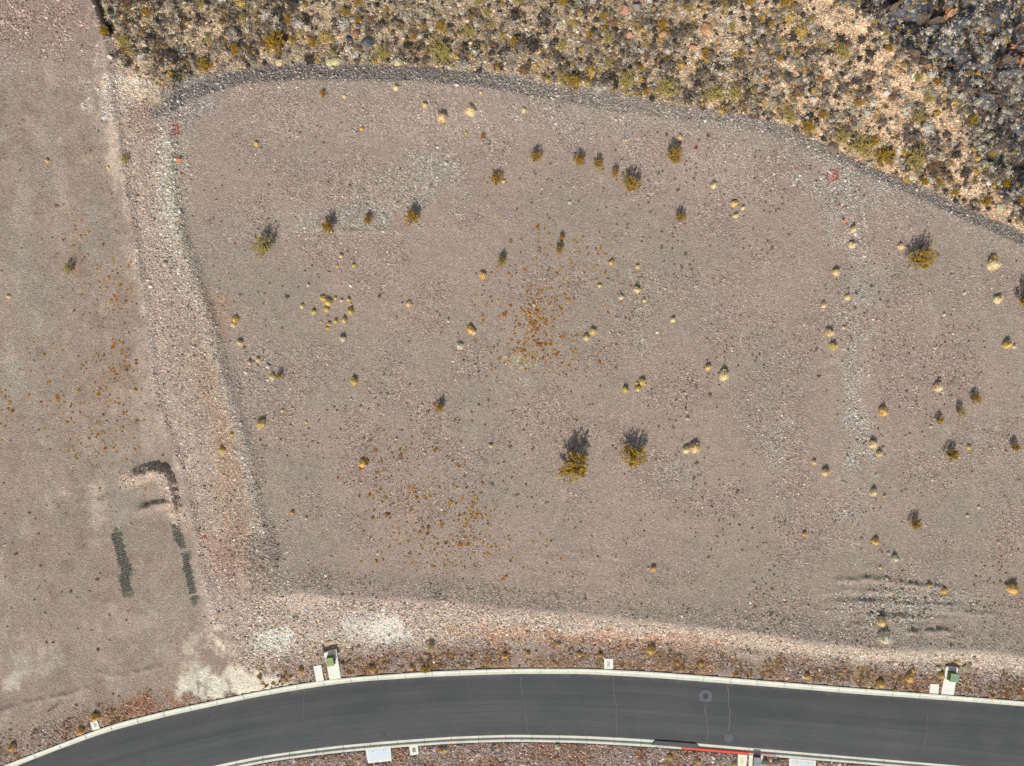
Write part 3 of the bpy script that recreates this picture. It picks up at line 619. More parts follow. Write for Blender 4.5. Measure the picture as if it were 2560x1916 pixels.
def drain_mat():
    out = [(1631.2, 1859), (1634, 1854.5), (1638.4, 1850.9), (1665, 1852.6), (1703.6, 1855.2), (1739.1, 1858.6), (1743.5, 1862), (1746.4, 1869.6), (1716, 1867.8), (1672.5, 1864.0), (1640, 1861.3)]
    P = np.array([W(np.float64(x), np.float64(y), 0.0) for x, y in out]); c = P.mean(0); n = len(out)
    rings = []
    for s, z in ((1.0, .0), (1.0, .07), (.985, .11), (.93, .135), (.55, .15)):
        q = P.copy(); ax = np.array([0.99, -.1, 0]); d = q - c
        ins = (1 - s) * .5
        L = np.linalg.norm(d, axis=1, keepdims=True); q = q - d / L * ins * np.minimum(1, L) * 1.0
        k = smooth((958 - P[:, 1] / GS - np.interp(P[:, 0] / GS + 1280, SI[0], SI[1])) / 14)      # further up the kerb face behind
        q[:, 2] = z + (.085 * k if z > 0 else 0); rings.append(q)
    v = np.concatenate(rings + [np.array([c + (0, 0, .2)])]); f = []
    for r in range(4):
        for i in range(n):
            j = (i + 1) % n; f += [(r * n + i, r * n + j, (r + 1) * n + j), (r * n + i, (r + 1) * n + j, (r + 1) * n + i)]
    for i in range(n): f.append((4 * n + i, 4 * n + (i + 1) % n, 5 * n))
    m, nt, b = mat('filter_fabric', .95, .1); tc = N(nt, 'ShaderNodeTexCoord'); a = noise(nt, tc.outputs['Object'], 9, 6, .8)
    rr = ramp(nt, a.outputs[0], [(.3, tuple(lin((72, 74, 72)))), (.55, tuple(lin((108, 108, 104)))), (.75, tuple(lin((140, 138, 132))))]); nt.links.new(rr.outputs[0], b.inputs['Base Color'])
    o = obj('drain_filter', make_mesh('drain_filter', v, [x[::-1] for x in f], None, [m])); recenter(o)
    tag(o, 'long grey filter sock covering the gutter drain at the red kerb start', 'drain filter')
drain_mat()

# ---- red sprayed survey marks lying on the stones
SPRAY = flat_mat('red_spray', (196, 62, 62), .7, .25, 9)
def spray(lines, label, wd=.085, seed=3):
    b = Bag(); rng = random.Random(seed)
    for pl in lines:
        for (x0, y0), (x1, y1) in zip(pl[:-1], pl[1:]):
            L = math.hypot(x1 - x0, y1 - y0); n = max(1, int(L / 1.1))
            for i in range(n):
                if rng.random() < .22: continue
                t = (i + .5) / n; x = x0 + (x1 - x0) * t + rng.uniform(-.4, .4); y = y0 + (y1 - y0) * t + rng.uniform(-.4, .4); k = rng.uniform(.6, 1.4) * wd / GS
                q = [(x + math.cos(a) * k * rng.uniform(.5, 1), y + math.sin(a) * k * rng.uniform(.5, 1)) for a in np.arange(6) * PI / 3]
                v = []
                for (a_, b_) in q: v.append(place(a_, b_, .05)[:])
                b.add(v, [(0, 1, 2), (0, 2, 3), (0, 3, 4), (0, 4, 5)])
    o = obj('paint_mark', b.mesh('paint_mark', SPRAY)); recenter(o); tag(o, label, 'paint mark')
spray([[(434, 315), (443, 314), (445, 324), (447, 335), (430, 338), (425, 339)], [(435, 324), (437, 327)]], 'faint red sprayed half square with a dot at the upper left gravel')
spray([[(2069, 429), (2078, 426), (2086, 425), (2093, 430), (2095, 440), (2094, 446), (2086, 450), (2077, 453), (2070, 452), (2069, 440), (2069, 429)], [(2079, 438), (2084, 434), (2084, 446)], [(2078, 440), (2086, 438)]], 'red sprayed square around a small mark at the upper right gravel')

# ---- survey stakes with ribbon
def stake(px, py, rgb, label, big=1.0, seed=1):
    rng = random.Random(seed); r = tag(empty('survey_stake', place(px, py)), label, 'survey stake', 'survey stakes on the lot corners')
    b = Bag(); t = [np.array(p) for p in ((-.03, -.02, .42 * big), (.03, -.02, .42 * big), (.03, .02, .42 * big), (-.03, .02, .42 * big))]; prism(b, t, -.1, .004)
    obj('peg', b.mesh('peg', flat_mat('peg_wood', (190, 150, 100))), r)
    b = Bag()
    for k in range(9):
        a = rng.uniform(0, 2 * PI); l = rng.uniform(.12, .32) * big; w_ = .05 * big; d = np.array([math.cos(a), math.sin(a), 0]); s_ = np.array([-d[1], d[0], 0]) * w_; z = np.array([0, 0, .34 * big + k * .008])
        b.add([d * .02 - s_ + z, d * .02 + s_ + z, d * l + s_ * .6 + z * .75, d * l - s_ * .6 + z * .75], [(0, 1, 2), (0, 2, 3)])
    obj('ribbon', b.mesh('ribbon', flat_mat('ribbon_plastic', rgb, .5)), r)
stake(450, 401, (255, 128, 66), 'larger orange ribboned survey stake below the left red mark', 1.25, 2)
stake(453.5, 439, (250, 132, 84), 'smaller orange ribboned survey stake left of the field', .8, 3)
stake(2097, 515, (206, 50, 30), 'dark red survey stake below the right sprayed square', .7, 4)
stake(2107, 553, (255, 120, 58), 'bright orange survey stake above a column of straw tufts', .9, 5)

def rod(pts, r0, rgb, name, label, cat):
    b = Bag(); P = [np.array(p) for p in pts]; n = 6; ring = []
    for i, p in enumerate(P):
        d = P[min(i + 1, len(P) - 1)] - P[max(i - 1, 0)]; d /= np.linalg.norm(d); s_ = np.cross(d, (0, 0, 1)); s_ /= np.linalg.norm(s_); u_ = np.cross(s_, d)
        ring.append([p + (s_ * math.cos(a) + u_ * math.sin(a)) * r0 for a in np.arange(n) * 2 * PI / n])
    v = np.array(ring).reshape(-1, 3); f = []
    for i in range(len(P) - 1):
        for k in range(n):
            j = (k + 1) % n; f += [(i * n + k, i * n + j, (i + 1) * n + j), (i * n + k, (i + 1) * n + j, (i + 1) * n + k)]
    f += [(0, k + 1, k) for k in range(1, n - 1)] + [((len(P) - 1) * n, (len(P) - 1) * n + k, (len(P) - 1) * n + k + 1) for k in range(1, n - 1)]
    b.add(v, f); o = obj(name, b.mesh(name, flat_mat(name + '_surface', rgb, .6))); recenter(o); tag(o, label, cat)
rod([place(119, 1780, .05), place(127, 1775, .22), place(137, 1769, .3), place(147, 1760, .28)], .035, (40, 42, 48), 'pipe', 'thin dark bent pipe on the stones at the lower left', 'pipe')
rod([W(2398.0, 1705.5, .3), W(2405.0, 1710.5, .25), W(2412.0, 1716, .2)], .03, (240, 225, 195), 'wooden_stake', 'pale thin stake leaning out beside the mint green cabinet', 'stake')
rod([place(2355, 1654, .15), place(2366, 1657.5, .18), place(2377, 1655.5, .15)], .06, (222, 205, 160), 'branch', 'pale dry branch behind the mint green cabinet slab', 'branch')
rod([place(812, 1606, .12), place(826, 1604, .16), place(842, 1600, .12)], .06, (200, 165, 110), 'branch', 'tan dry branch behind the olive green cabinet slab', 'branch')

# ================================================================== PLANTS
def rint(a, b): return rngN.uniform(a, b)
rngN = np.random.default_rng(77)
LEAF = col_mat('leaf', .25, .8, .2, 3); STRAW = col_mat('straw', .2, .85, .15, 12); TWIG = col_mat('twig', 0, .9, .2, 9); ROCK = col_mat('rock', 0, .92, .28, 5); DRY = col_mat('dry_leaf', .12, .9, .2, 6)

def leaves(P, size, col, rng, up=.3):
    """one small bent leaf-clump triangle pair per point"""
    n = len(P); a = rng.normal(size=(n, 3)); a[:, 2] *= .35; a /= np.linalg.norm(a, axis=1)[:, None]
    b = rng.normal(size=(n, 3)); b[:, 2] *= .5; b -= a * (a * b).sum(1)[:, None]; b /= np.linalg.norm(b, axis=1)[:, None]
    s = size * rng.uniform(.6, 1.4, (n, 1)); v = np.stack([P - a * s, P + b * s * .55, P + a * s, P - b * s * .55 + np.array([0, 0, .2]) * s], 1).reshape(-1, 3)
    i = np.arange(n)[:, None] * 4; f = np.concatenate([i + np.array([[0, 1, 2]]), i + np.array([[0, 2, 3]])]); return v, f, np.repeat(col, 4, 0)
def sticks(P0, P1, r0, r1, col):
    """tapered three-sided twigs, arrays of start / end points"""
    d = P1 - P0; d /= np.linalg.norm(d, axis=1)[:, None] + 1e-9
    s = np.cross(d, np.array([.3, .1, 1.0])); s /= np.linalg.norm(s, axis=1)[:, None] + 1e-9; u = np.cross(s, d); n = len(P0); v = []
    for k in range(3):
        a = 2 * PI * k / 3; w_ = s * math.cos(a) + u * math.sin(a); v += [P0 + w_ * np.reshape(r0, (-1, 1)), P1 + w_ * np.reshape(r1, (-1, 1))]
    v = np.stack(v, 1).reshape(-1, 3); i = np.arange(n)[:, None] * 6
    f = np.concatenate([i + np.array([[2 * k, 2 * ((k + 1) % 3), 2 * ((k + 1) % 3) + 1]]) for k in range(3)] + [i + np.array([[2 * k, 2 * ((k + 1) % 3) + 1, 2 * k + 1]]) for k in range(3)])
    return v, f, np.repeat(np.broadcast_to(col, (n, 3)), 6, 0)

def creosote_template(seed, nb, nl, leafsize, cols, height_=1.25):
    """unit crown radius; stems fan out of one root, small leaves crowd the outer stems"""
    rng = np.random.default_rng(seed)
    az = rng.uniform(0, 2 * PI, nb); tilt = (rng.uniform(0, 1, nb) ** .6 * 1.0).clip(.03, 1.0); L = height_ * rng.uniform(.75, 1.1, nb)
    lob = 1 + .28 * np.sin(az * 2 + seed) + .15 * np.sin(az * 5 + 2 * seed)
    tip = np.stack([np.cos(az) * np.sin(tilt) * L * lob, np.sin(az) * np.sin(tilt) * L * lob, np.cos(tilt) * L], -1)
    root = rng.normal(0, .05, (nb, 3)); root[:, 2] = 0; mid = root * .5 + tip * .5 + np.stack([np.cos(az) * .06, np.sin(az) * .06, 0 * az], -1) + rng.normal(0, .04, (nb, 3))
    B = Bag(); tw = lin((108, 92, 72), ALB)
    for v, f, c in (sticks(root, mid, (.022 + 0 * az), (.014 + 0 * az), tw), sticks(mid, tip * np.array([1, 1, 1.12]), .013 + 0 * az, .006 + 0 * az, tw)): B.add(v, f, c)
    # side twigs
    k = rng.integers(0, nb, nb * 5); t = rng.uniform(.3, 1.0, nb * 5)[:, None]; s0 = mid[k] * (1 - t) + tip[k] * t; s1 = s0 + rng.normal(0, .11, (nb * 5, 3)) + np.array([0, 0, .06])
    v, f, c = sticks(s0, s1, .006 + 0 * t, .003 + 0 * t, tw); B.add(v, f, c)
    ml = B.mesh('branches', TWIG)
    j = rng.integers(0, nb * 5, nl); tt = rng.uniform(.2, 1.1, (nl, 1)); P = s0[j] * (1 - tt) + s1[j] * tt + rng.normal(0, .026, (nl, 3)); P[:, 2] = P[:, 2].clip(.05)
    clump = rng.uniform(0, 1, nb * 5)[j]; mixv = (clump * .65 + rng.uniform(0, .35, nl))[:, None]
    ci = lin(cols[0], ALB) * (1 - mixv) + lin(cols[1], ALB) * mixv
    v, f, c = leaves(P, leafsize, ci, rng); Lb = Bag(); Lb.add(v, f, c)
    return ml, Lb.mesh('foliage', LEAF)
CREO = [creosote_template(s, nb, nl, ls, cs) for s, nb, nl, ls, cs in (
    (1, 64, 7500, .030, ((146, 122, 38), (240, 200, 96))), (2, 54, 5200, .036, ((138, 114, 30), (234, 190, 82))),
    (3, 46, 3800, .042, ((154, 118, 36), (236, 184, 82))), (4, 74, 5200, .027, ((180, 164, 84), (242, 222, 142))))]

def tuft_template(seed, nb, w_):
    """round cushion of straw blades, unit radius"""
    rng = np.random.default_rng(seed); az = rng.uniform(0, 2 * PI, nb); el = np.arcsin(rng.uniform(.02, 1, nb)); r = rng.uniform(.86, 1.18, nb) * (1 + .12 * np.sin(az * 3 + seed))
    tip = np.stack([np.cos(az) * np.cos(el) * r, np.sin(az) * np.cos(el) * r, np.sin(el) * r * .95 + .03], -1)
    p0 = tip * .45 + rng.normal(0, .04, (nb, 3)); p0[:, 2] = np.abs(p0[:, 2])
    side = np.cross(tip, rng.normal(size=(nb, 3))); side /= np.linalg.norm(side, axis=1)[:, None]
    m_ = tip * .8 + np.array([0, 0, .04]); v = np.stack([p0 - side * w_ * .6, p0 + side * w_ * .6, m_ + side * w_, tip, m_ - side * w_], 1).reshape(-1, 3)
    i = np.arange(nb)[:, None] * 5; f = np.concatenate([i + np.array([[0, 1, 2]]), i + np.array([[0, 2, 4]]), i + np.array([[4, 2, 3]])])
    sh = rng.uniform(.75, 1.15, (nb, 1)); c = np.ones((nb, 3)) * sh; c = np.repeat(c, 5, 0); pass
    iv, fi = ico(2); core = iv * .9 * (1 + rng.normal(0, .06, (len(iv), 1))); core[:, 2] = core[:, 2].clip(-.02) * .95
    return np.concatenate([v, core]), np.concatenate([f, fi + len(v)]), np.concatenate([c, np.ones((len(iv), 3)) * rng.uniform(.8, 1.1, (len(iv), 1))])
TUFT_RAW = [tuft_template(s, 300, .035) for s in (5, 6, 7)]
_tm = {}
def tuft_mesh(k, rgb):
    key = (k, rgb)
    if key not in _tm:
        v, f, c = TUFT_RAW[k]; _tm[key] = make_mesh('grass_tuft', v, f, np.clip(c * lin(rgb, 1.12), 0, .85), [STRAW])
    return _tm[key]

# ---- words for labels ------------------------------------------------
LAND = [((1433, 1165), 'the widest yellow bush'), ((824, 1656), 'the olive green cabinet'), ((2388, 1696), 'the mint green cabinet'), ((1763, 1741), 'the large manhole'), ((2080, 438), 'the right red sprayed square'),
        ((437, 327), 'the left red sprayed mark'), ((385, 1190), 'the hooked dirt mound'), ((840, 780), 'the loose ring of tufts'), ((1335, 800), 'the dense orange weed patch'), ((2291, 655), 'the big bush at upper right'),
        ((666, 625), 'the pale big bush at upper left'), ((1575, 470), 'the tall bush at upper centre'), ((2217, 235), 'the white hillside boulder'), ((2556, 755), 'the bush cut by the right edge'),
        ((1180, 1275), 'the lower orange weed patch'), ((245, 40), 'the dark hillside gully'), ((917, 108), 'the dark grey hillside boulder'), ((2500, 154), 'the brown hillside outcrop'), ((1522, 1660), 'the upper verge meter box'), ((237, 1813), 'the far left meter box'),
        ((1104, 142), 'the big hillside edge bush'), ((1659, 226), 'the forked hillside edge bush'), ((2528, 1471), 'the lone tuft at lower right')]
used_labels = set()
def where(px, py, head):
    """head + metres and side from a landmark, unique over the scene"""
    for off in range(0, 6):
        L = sorted(LAND, key=lambda l: math.hypot(l[0][0] - px, l[0][1] - py)); L = [l for l in L if math.hypot(l[0][0] - px, l[0][1] - py) > 24]
        (lx, ly), nm = L[off]; dx, dy = px - lx, py - ly; d = math.hypot(dx, dy) * GS; a = math.degrees(math.atan2(-dy, dx)) % 360
        side = ['right of', 'upper right of', 'above', 'upper left of', 'left of', 'lower left of', 'below', 'lower right of'][int((a + 22.5) // 45) % 8]
        for dist in (f'{d:.0f} m', f'{d:.1f} m'):
            lab = f'{head} {dist} {side} {nm}'
            if len(lab.split()) <= 16 and lab not in used_labels:
                used_labels.add(lab); return lab
    return head

PALE, GOLD, YEL, WHT, GRN = (236, 208, 164), (222, 187, 122), (216, 194, 124), (224, 214, 192), (180, 180, 128)
TUFTS = [(862,243,5,PALE),(990,222,7,PALE),(1063,265,6,PALE),(1105,298,12,PALE),(1176,280,12,PALE),(1190,260,3,PALE),(1202,233,4,PALE),(1165,334,4,YEL),(1115,410,5,WHT),(1259,455,5,PALE),(641,361,6,YEL),(904,323,5,GOLD),
 (1309,278,6,PALE),(1700,346,6,PALE),(1565,352,3,PALE),(1783,465,7,PALE),(120,404,5,PALE),(271,420,4,PALE),(413,661,6,WHT),(590,800,8,GOLD),(584,813,7,PALE),(601,858,7,PALE),(625,907,6,PALE),(22,742,5,PALE),
 (853,641,5,PALE),(844,666,4,GOLD),(885,665,5,YEL),(771,714,4,WHT),(807,747,7,YEL),(821,757,9,YEL),(839,746,4,YEL),(854,752,4,PALE),(872,750,5,YEL),(878,761,3,YEL),(877,780,8,YEL),(816,774,7,YEL),(784,781,6,YEL),(756,767,6,PALE),
 (861,801,7,YEL),(840,804,6,YEL),(823,811,5,YEL),(820,821,5,YEL),(803,805,3,PALE),(857,848,8,WHT),(1023,761,7,PALE),(1207,690,9,GOLD),(1176,825,10,GOLD),(1185,832,6,PALE),(1150,866,8,WHT),(645,900,6,PALE),(670,916,6,WHT),
 (682,943,8,PALE),(886,954,9,YEL),(1424,508,4,WHT),(1835,511,8,GOLD),(1857,521,5,PALE),(1839,541,6,PALE),(1528,657,7,GOLD),(1594,668,5,PALE),(1591,726,9,PALE),(1552,744,6,WHT),(1335,763,4,WHT),(1499,715,5,YEL),(1610,752,5,PALE),
 (1682,800,7,PALE),(1482,830,8,YEL),(1465,845,8,PALE),(1770,919,7,GOLD),(1808,939,13,PALE),(1605,955,8,YEL),(1592,959,4,PALE),(1612,961,4,YEL),(2132,574,8,PALE),(2128,614,9,PALE),(2250,618,8,PALE),(2089,682,9,PALE),(2118,744,7,PALE),(2058,764,7,PALE),
 (2071,833,10,PALE),(2081,867,10,YEL),(2108,820,5,PALE),(2104,907,3,WHT),(2479,664,14,PALE),(2481,648,9,GOLD),(2492,750,10,PALE),(2359,787,4,WHT),(2410,733,4,WHT),(2515,862,10,YEL),(2534,867,5,WHT),(2342,968,11,PALE),
 (654,1060,10,YEL),(707,1027,4,PALE),(683,1050,3,WHT),(765,1056,4,PALE),(878,998,3,WHT),(1196,1015,4,GRN),(907,1159,9,GOLD),(1227,1115,5,PALE),(731,1282,5,GOLD),(766,1296,4,WHT),(556,1125,8,YEL),(581,1087,5,YEL),
 (1563,975,8,YEL),(1594,972,8,YEL),(1715,1125,9,PALE),(1736,1120,13,PALE),(1718,1047,5,WHT),(1633,1421,7,GOLD),(2205,1029,12,GOLD),(2181,1111,10,PALE),(2196,1135,8,PALE),(2034,1156,6,PALE),(2062,1181,10,PALE),(2182,1231,9,PALE),(2210,1240,4,GOLD),
 (2010,1335,6,GOLD),(2187,1353,9,GOLD),(2220,1384,4,WHT),(2235,1396,8,WHT),(2200,1419,4,PALE),(2327,1067,4,PALE),(2421,1119,6,YEL),(2253,1308,3,WHT),(2445,1268,4,WHT),(2495,1357,4,PALE),(2417,1290,4,WHT),
 (2528,1471,13,GOLD),(2358,1477,7,GOLD),(2323,1464,5,YEL),(2201,1552,12,PALE),(2207,1592,15,WHT),(2017,1691,8,GOLD),(2199,1709,10,GOLD),(2271,1694,11,GOLD),(2281,1676,6,GOLD),(2236,1724,5,GRN),(2479,1744,5,GOLD),
 (1397,1611,6,GOLD),(1320,1635,6,GOLD),(1449,1636,6,GOLD),(1499,1637,6,GOLD),(1628,1624,11,YEL),(1694,1658,4,GOLD),(1752,1659,5,GOLD),(1673,1892,7,YEL),(1744,1903,7,GOLD),(1836,1910,6,GOLD),(1393,1866,6,WHT),
 (1262,1639,7,GOLD),(753,1676,7,GOLD),(725,1694,5,GOLD),(931,1672,8,GOLD),(1028,1669,6,GOLD),(1101,1874,7,GOLD),(1114,1874,6,PALE),(240,1792,10,GOLD),(33,1868,9,GOLD),(203,1827,9,GOLD),(2351,1688,9,YEL),(1911,1908,9,WHT),(1938,1911,10,WHT)]
CN = {PALE: 'straw coloured', GOLD: 'golden', YEL: 'yellow', WHT: 'whitish', GRN: 'green'}
tr = random.Random(9)
for px, py, r, rgb in TUFTS:
    q = int(tr.choice([-1, 0, 1])); rgb2 = tuple(max(0, min(255, int(c + 5 * q))) for c in rgb)
    k = tr.randrange(3); s = r * GS * 1.1
    o = obj('grass_tuft', tuft_mesh(k, rgb2), loc=place(px, py, -.03), rz=tr.uniform(0, 6.28), sc=(s * tr.uniform(.9, 1.12), s * tr.uniform(.9, 1.12), s * tr.uniform(1.4, 1.85)))
    size = 'tiny' if r <= 4 else 'small' if r <= 7 else 'medium' if r <= 10 else 'large'
    tag(o, where(px, py, f'{size} {CN[rgb]} grass tuft'), 'grass tuft', 'dry grass tufts on the open ground')

def bush(name, px, py, r, k, label, group, hgt=1.0, cat='bush', col=None):
    s = r * GS * 1.16; root = empty(name, place(px, py, -.04), (px * 1.7 + py) % 6.28, (s, s, s * hgt * .98))
    obj('branches', CREO[k][0], root); obj('foliage', CREO[k][1], root)
    return tag(root, label, cat, group)
BUSHES = [(808,237,8,2,1.2),(1207,343,6,2,1.3),(1240,452,14,1,1.1),(1338,398,13,1,1.6),(1448,408,13,1,1.5),(1494,414,11,1,1.6),(1536,437,9,2,1.9),(1575,468,20,0,1.4),(1682,398,18,0,1.6),(178,673,12,3,1.4),(316,401,9,3,1.0),
 (666,622,22,3,1.5),(824,573,15,1,1.8),(921,555,10,1,1.7),(1034,548,17,1,1.4),(1255,656,10,1,1.9),(701,940,8,1,1.6),(1697,547,11,1,1.8),(1405,595,6,2,1.9),(1398,627,9,1,1.9),(2291,652,26,0,1.3),(2557,755,25,1,1.5),(1101,1018,11,1,1.5),
 (1433,1163,33,0,1.35),(1580,1138,27,0,1.3),(2343,1049,9,2,1.6),(2394,1029,10,3,1.9),(2430,997,11,1,1.5),(2372,1136,14,1,1.5),(2530,1118,9,1,1.9),(2282,1308,12,1,1.5),(1063,1672,10,0,.7),(1078,1612,9,3,1.2)]
FIX = {(1433,1163): 'widest yellow creosote bush with a long twiggy shadow on the field', (1580,1138): 'second widest yellow creosote bush, right of the widest one', (2557,755): 'dense yellow creosote bush cut by the right photo edge',
       (1063,1670): 'yellow green bush overhanging the upper kerb', (2291,652): 'big spreading creosote bush at the upper right of the field', (666,622): 'big pale thin creosote bush at the upper left of the field', (1575,468): 'tall orange yellow creosote bush, largest in the upper row'}
for px, py, r, k, h in BUSHES:
    size = 'small' if r <= 9 else 'medium' if r <= 15 else 'large'
    lab = FIX.get((px, py)) or where(px, py, f'{size} {"pale" if k == 3 else "yellow"} creosote bush')
    bush('creosote_bush', px, py, r * 1.0, k, lab, 'creosote bushes on the open ground', h)

# ---- hillside
HY = [(688,116,24,1),(866,35,11,1),(721,52,10,1),(733,103,9,1),(783,110,12,1),(831,101,8,3),(954,139,17,3),(1104,142,26,3),(1102,70,14,1),(1175,84,14,3),(896,55,9,2),(896,6,12,1),(966,26,6,2),(1034,96,7,2),(1217,35,11,3),(1196,9,10,3),
 (368,38,12,2),(314,107,16,3),(264,84,12,1),(588,127,12,2),(516,171,17,1),(522,101,10,3),(456,58,9,2),(503,14,10,3),(608,49,9,3),(1407,7,13,1),(1654,67,15,2),(1506,43,10,1),(1474,90,10,2),(1520,97,13,3),(1512,72,7,2),(1407,116,10,3),
 (1871,9,12,1),(1723,26,10,3),(1828,70,9,3),(1665,151,8,1),(1520,160,10,3),(1602,172,8,1),(1408,200,16,3),(1434,208,17,1),(1563,209,20,3),(1663,226,24,3),(1784,240,22,3),(1836,238,18,3),(1613,232,9,1),(1763,135,11,2),(1850,136,8,1),
 (1286,107,12,1),(1915,197,8,2),(1295,4,12,3),(1963,6,20,1),(2017,322,17,1),(2100,348,18,3),(2152,374,27,3),(2203,397,23,1),(2282,406,24,3),(2181,357,14,2),(2424,304,14,1),(1972,296,16,3),(1948,148,9,2),(2050,200,9,2),(2105,136,16,3),
 (2317,249,12,3),(2291,299,13,3),(2055,290,11,1),(2308,457,9,1),(2345,458,8,1),(2508,464,13,1),(2143,261,10,2),(2474,388,11,3),(2555,420,10,3),(1953,104,9,3),(2062,116,10,3),(2221,125,9,2),(2292,200,11,3),(2340,207,8,1),(1927,61,8,1),
 (2462,506,13,1),(2546,503,10,1),(2384,486,9,2)]
kn = {1: 'yellow', 2: 'orange yellow', 3: 'yellow green'}
for px, py, r, k in HY:
    size = 'small' if r <= 9 else 'medium' if r <= 15 else 'large'
    bush('hillside_bush', px, py, r * 1.0, k, where(px, py, f'{size} {kn[k]} hillside bush'), 'yellow bushes in the hillside scrub', .75)
for px, py, r, rgb in ((840,157,13,(214,206,160)),(826,160,12,(220,210,168)),(698,158,10,PALE),(995,157,12,(206,196,160)),(423,204,13,(222,196,140)),(2459,415,12,(206,204,170)),(2498,518,9,(198,196,160)),(2277,444,9,(210,208,180))):
    s = r * GS; o = obj('grass_tuft', tuft_mesh(1, rgb), loc=place(px, py, -.03), rz=px % 6, sc=(s, s, s * .8)); tag(o, where(px, py, 'pale straw clump'), 'grass tuft', 'pale clumps along the scrub edge')

# ---- boulders
def rock_mesh(seed, rgb, rgb2=None, flat=.6):
    v, f = ico(3); rng = np.random.default_rng(seed); v = v.copy()
    for k in range(9):                                   # knock flat facets into the sphere
        n = rng.normal(size=3); n /= np.linalg.norm(n); d = rng.uniform(.5, .85); h = v @ n; v = v - np.outer(np.clip(h - d, 0, None), n)
    v *= rng.uniform(.75, 1.25, 3); v += rng.normal(0, .015, v.shape); v[:, 2] *= flat
    t = vnoise(v[:, 0] * 3 + 9, v[:, 1] * 3 + v[:, 2] * 2 + 9, .8, 900 + seed)[:, None]; c = lin(rgb, ALB) * (1 - t) + lin(rgb2 or rgb, ALB) * t
    return make_mesh('boulder', v, f, c, [ROCK])
BR = [(2217,235,8,(236,228,214),'white angular boulder on the tan hillside'),(2245,377,6,(226,218,200),'small white rock between bushes near the lower hillside edge'),(2034,249,6,(228,220,206),'small white rock left of the white boulder'),
 (2085,369,13,(150,128,112),'brown flat boulder at the foot of the right hillside'),(275,143,5,(240,228,206),'cream rock at the left tip of the scrub'),(262,293,6,(236,226,214),'white rock on the bank crest at upper left'),
 (872,98,7,(92,96,102),'small dark blue grey rock in the scrub'),(917,108,13,(104,108,108),'dark grey boulder, largest in the upper left scrub'),(894,123,9,(150,128,108),'brown rounded rock below the dark grey boulder'),(890,86,9,(176,132,108),'salmon rock above the dark grey boulder'),
 (1655,88,10,(204,158,124),'salmon rock beside an orange bush in the scrub'),(1575,90,9,(214,166,136),'pinkish rock in the upper middle scrub'),(1768,72,15,(206,152,118),'salmon boulder in the upper right scrub'),(1560,25,11,(212,160,130),'salmon rock near the top edge'),(1595,18,12,(166,156,144),'grey boulder near the top edge'),(1735,118,9,(196,150,120),'long salmon rock in the middle scrub'),
 (783,1610,6,(206,196,160),'cream rock left of the olive green cabinet'),(787,1622,5,(196,182,140),'flat cream rock below another left of the olive cabinet'),(867,1609,7,(206,186,156),'tan rock right behind the olive green cabinet'),
 (2346,1672,8,(206,190,156),'tan rock left of the mint green cabinet'),(2416,1669,12,(170,158,130),'broad olive tan rock right of the mint green cabinet'),(2390,1650,9,(186,150,112),'orange tan rock behind the mint green cabinet'),(2424,1658,7,(140,122,98),'brown rock behind the broad tan rock'),
 (1029,1628,4,(216,214,214),'pale pebble boulder above the kerb left of the middle'),(896,1905,7,(206,172,132),'tan slanted rock left of the wide blue vault'),(512,1343,4,(196,110,74),'small rust red rock on the bank foot'),(546,1531,4,(180,92,54),'small rust red rock above the cream patch'),
 (563,1425,4,(232,226,220),'small white rock in the rusty bank gravel'),(1017,1012,6,(180,136,122),'pinkish stone on the field above the weeds'),(2240,1658,6,(232,218,204),'cream stone on the lower right bank')]
for i, (px, py, r, rgb, lab) in enumerate(BR):
    s = r * GS; o = obj('boulder', rock_mesh(200 + i, rgb, tuple(int(c * .82) for c in rgb)), loc=place(px, py, (.3 if py < 420 else .1) * s), rz=i * 1.3, sc=s * (1.25 if py < 420 else 1)); tag(o, lab, 'boulder')
OUT = [(2233,18,26,9,.6,'long brown rock ledge near the top edge'),(2166,24,12,12,.2,'brown rock knob at the shaded slope start'),(2312,50,32,14,-.1,'wide dark brown outcrop near the top of the shaded slope'),(2361,48,14,15,1.2,'orange lit rock face beside the wide dark outcrop'),
 (2544,72,18,10,.1,'tan rock shelf cut by the right edge'),(2531,119,14,9,.2,'orange rock with cracks above the brown outcrop'),(2498,156,26,18,.5,'brown domed outcrop on the shaded slope'),(2545,146,16,18,.3,'bright peach rock at the right edge'),(2293,146,22,9,2.5,'low grey brown outcrop at the ridge'),
 (2326,116,10,8,.4,'small dark rock in the shaded slope'),(2384,172,12,7,2.3,'dark brown rock under the ridge line'),(2494,248,20,9,2.4,'dark rock slab on the lower shaded slope'),(2447,234,13,7,2.4,'brown rock rib beside the dark slab'),(2310,160,14,8,2.4,'peach sandstone rib on the lit side of the ridge'),(2330,175,11,7,2.4,'cream sandstone rib lower on the ridge'),(2400,222,14,7,2.4,'brown ledge right of the ridge bushes')]
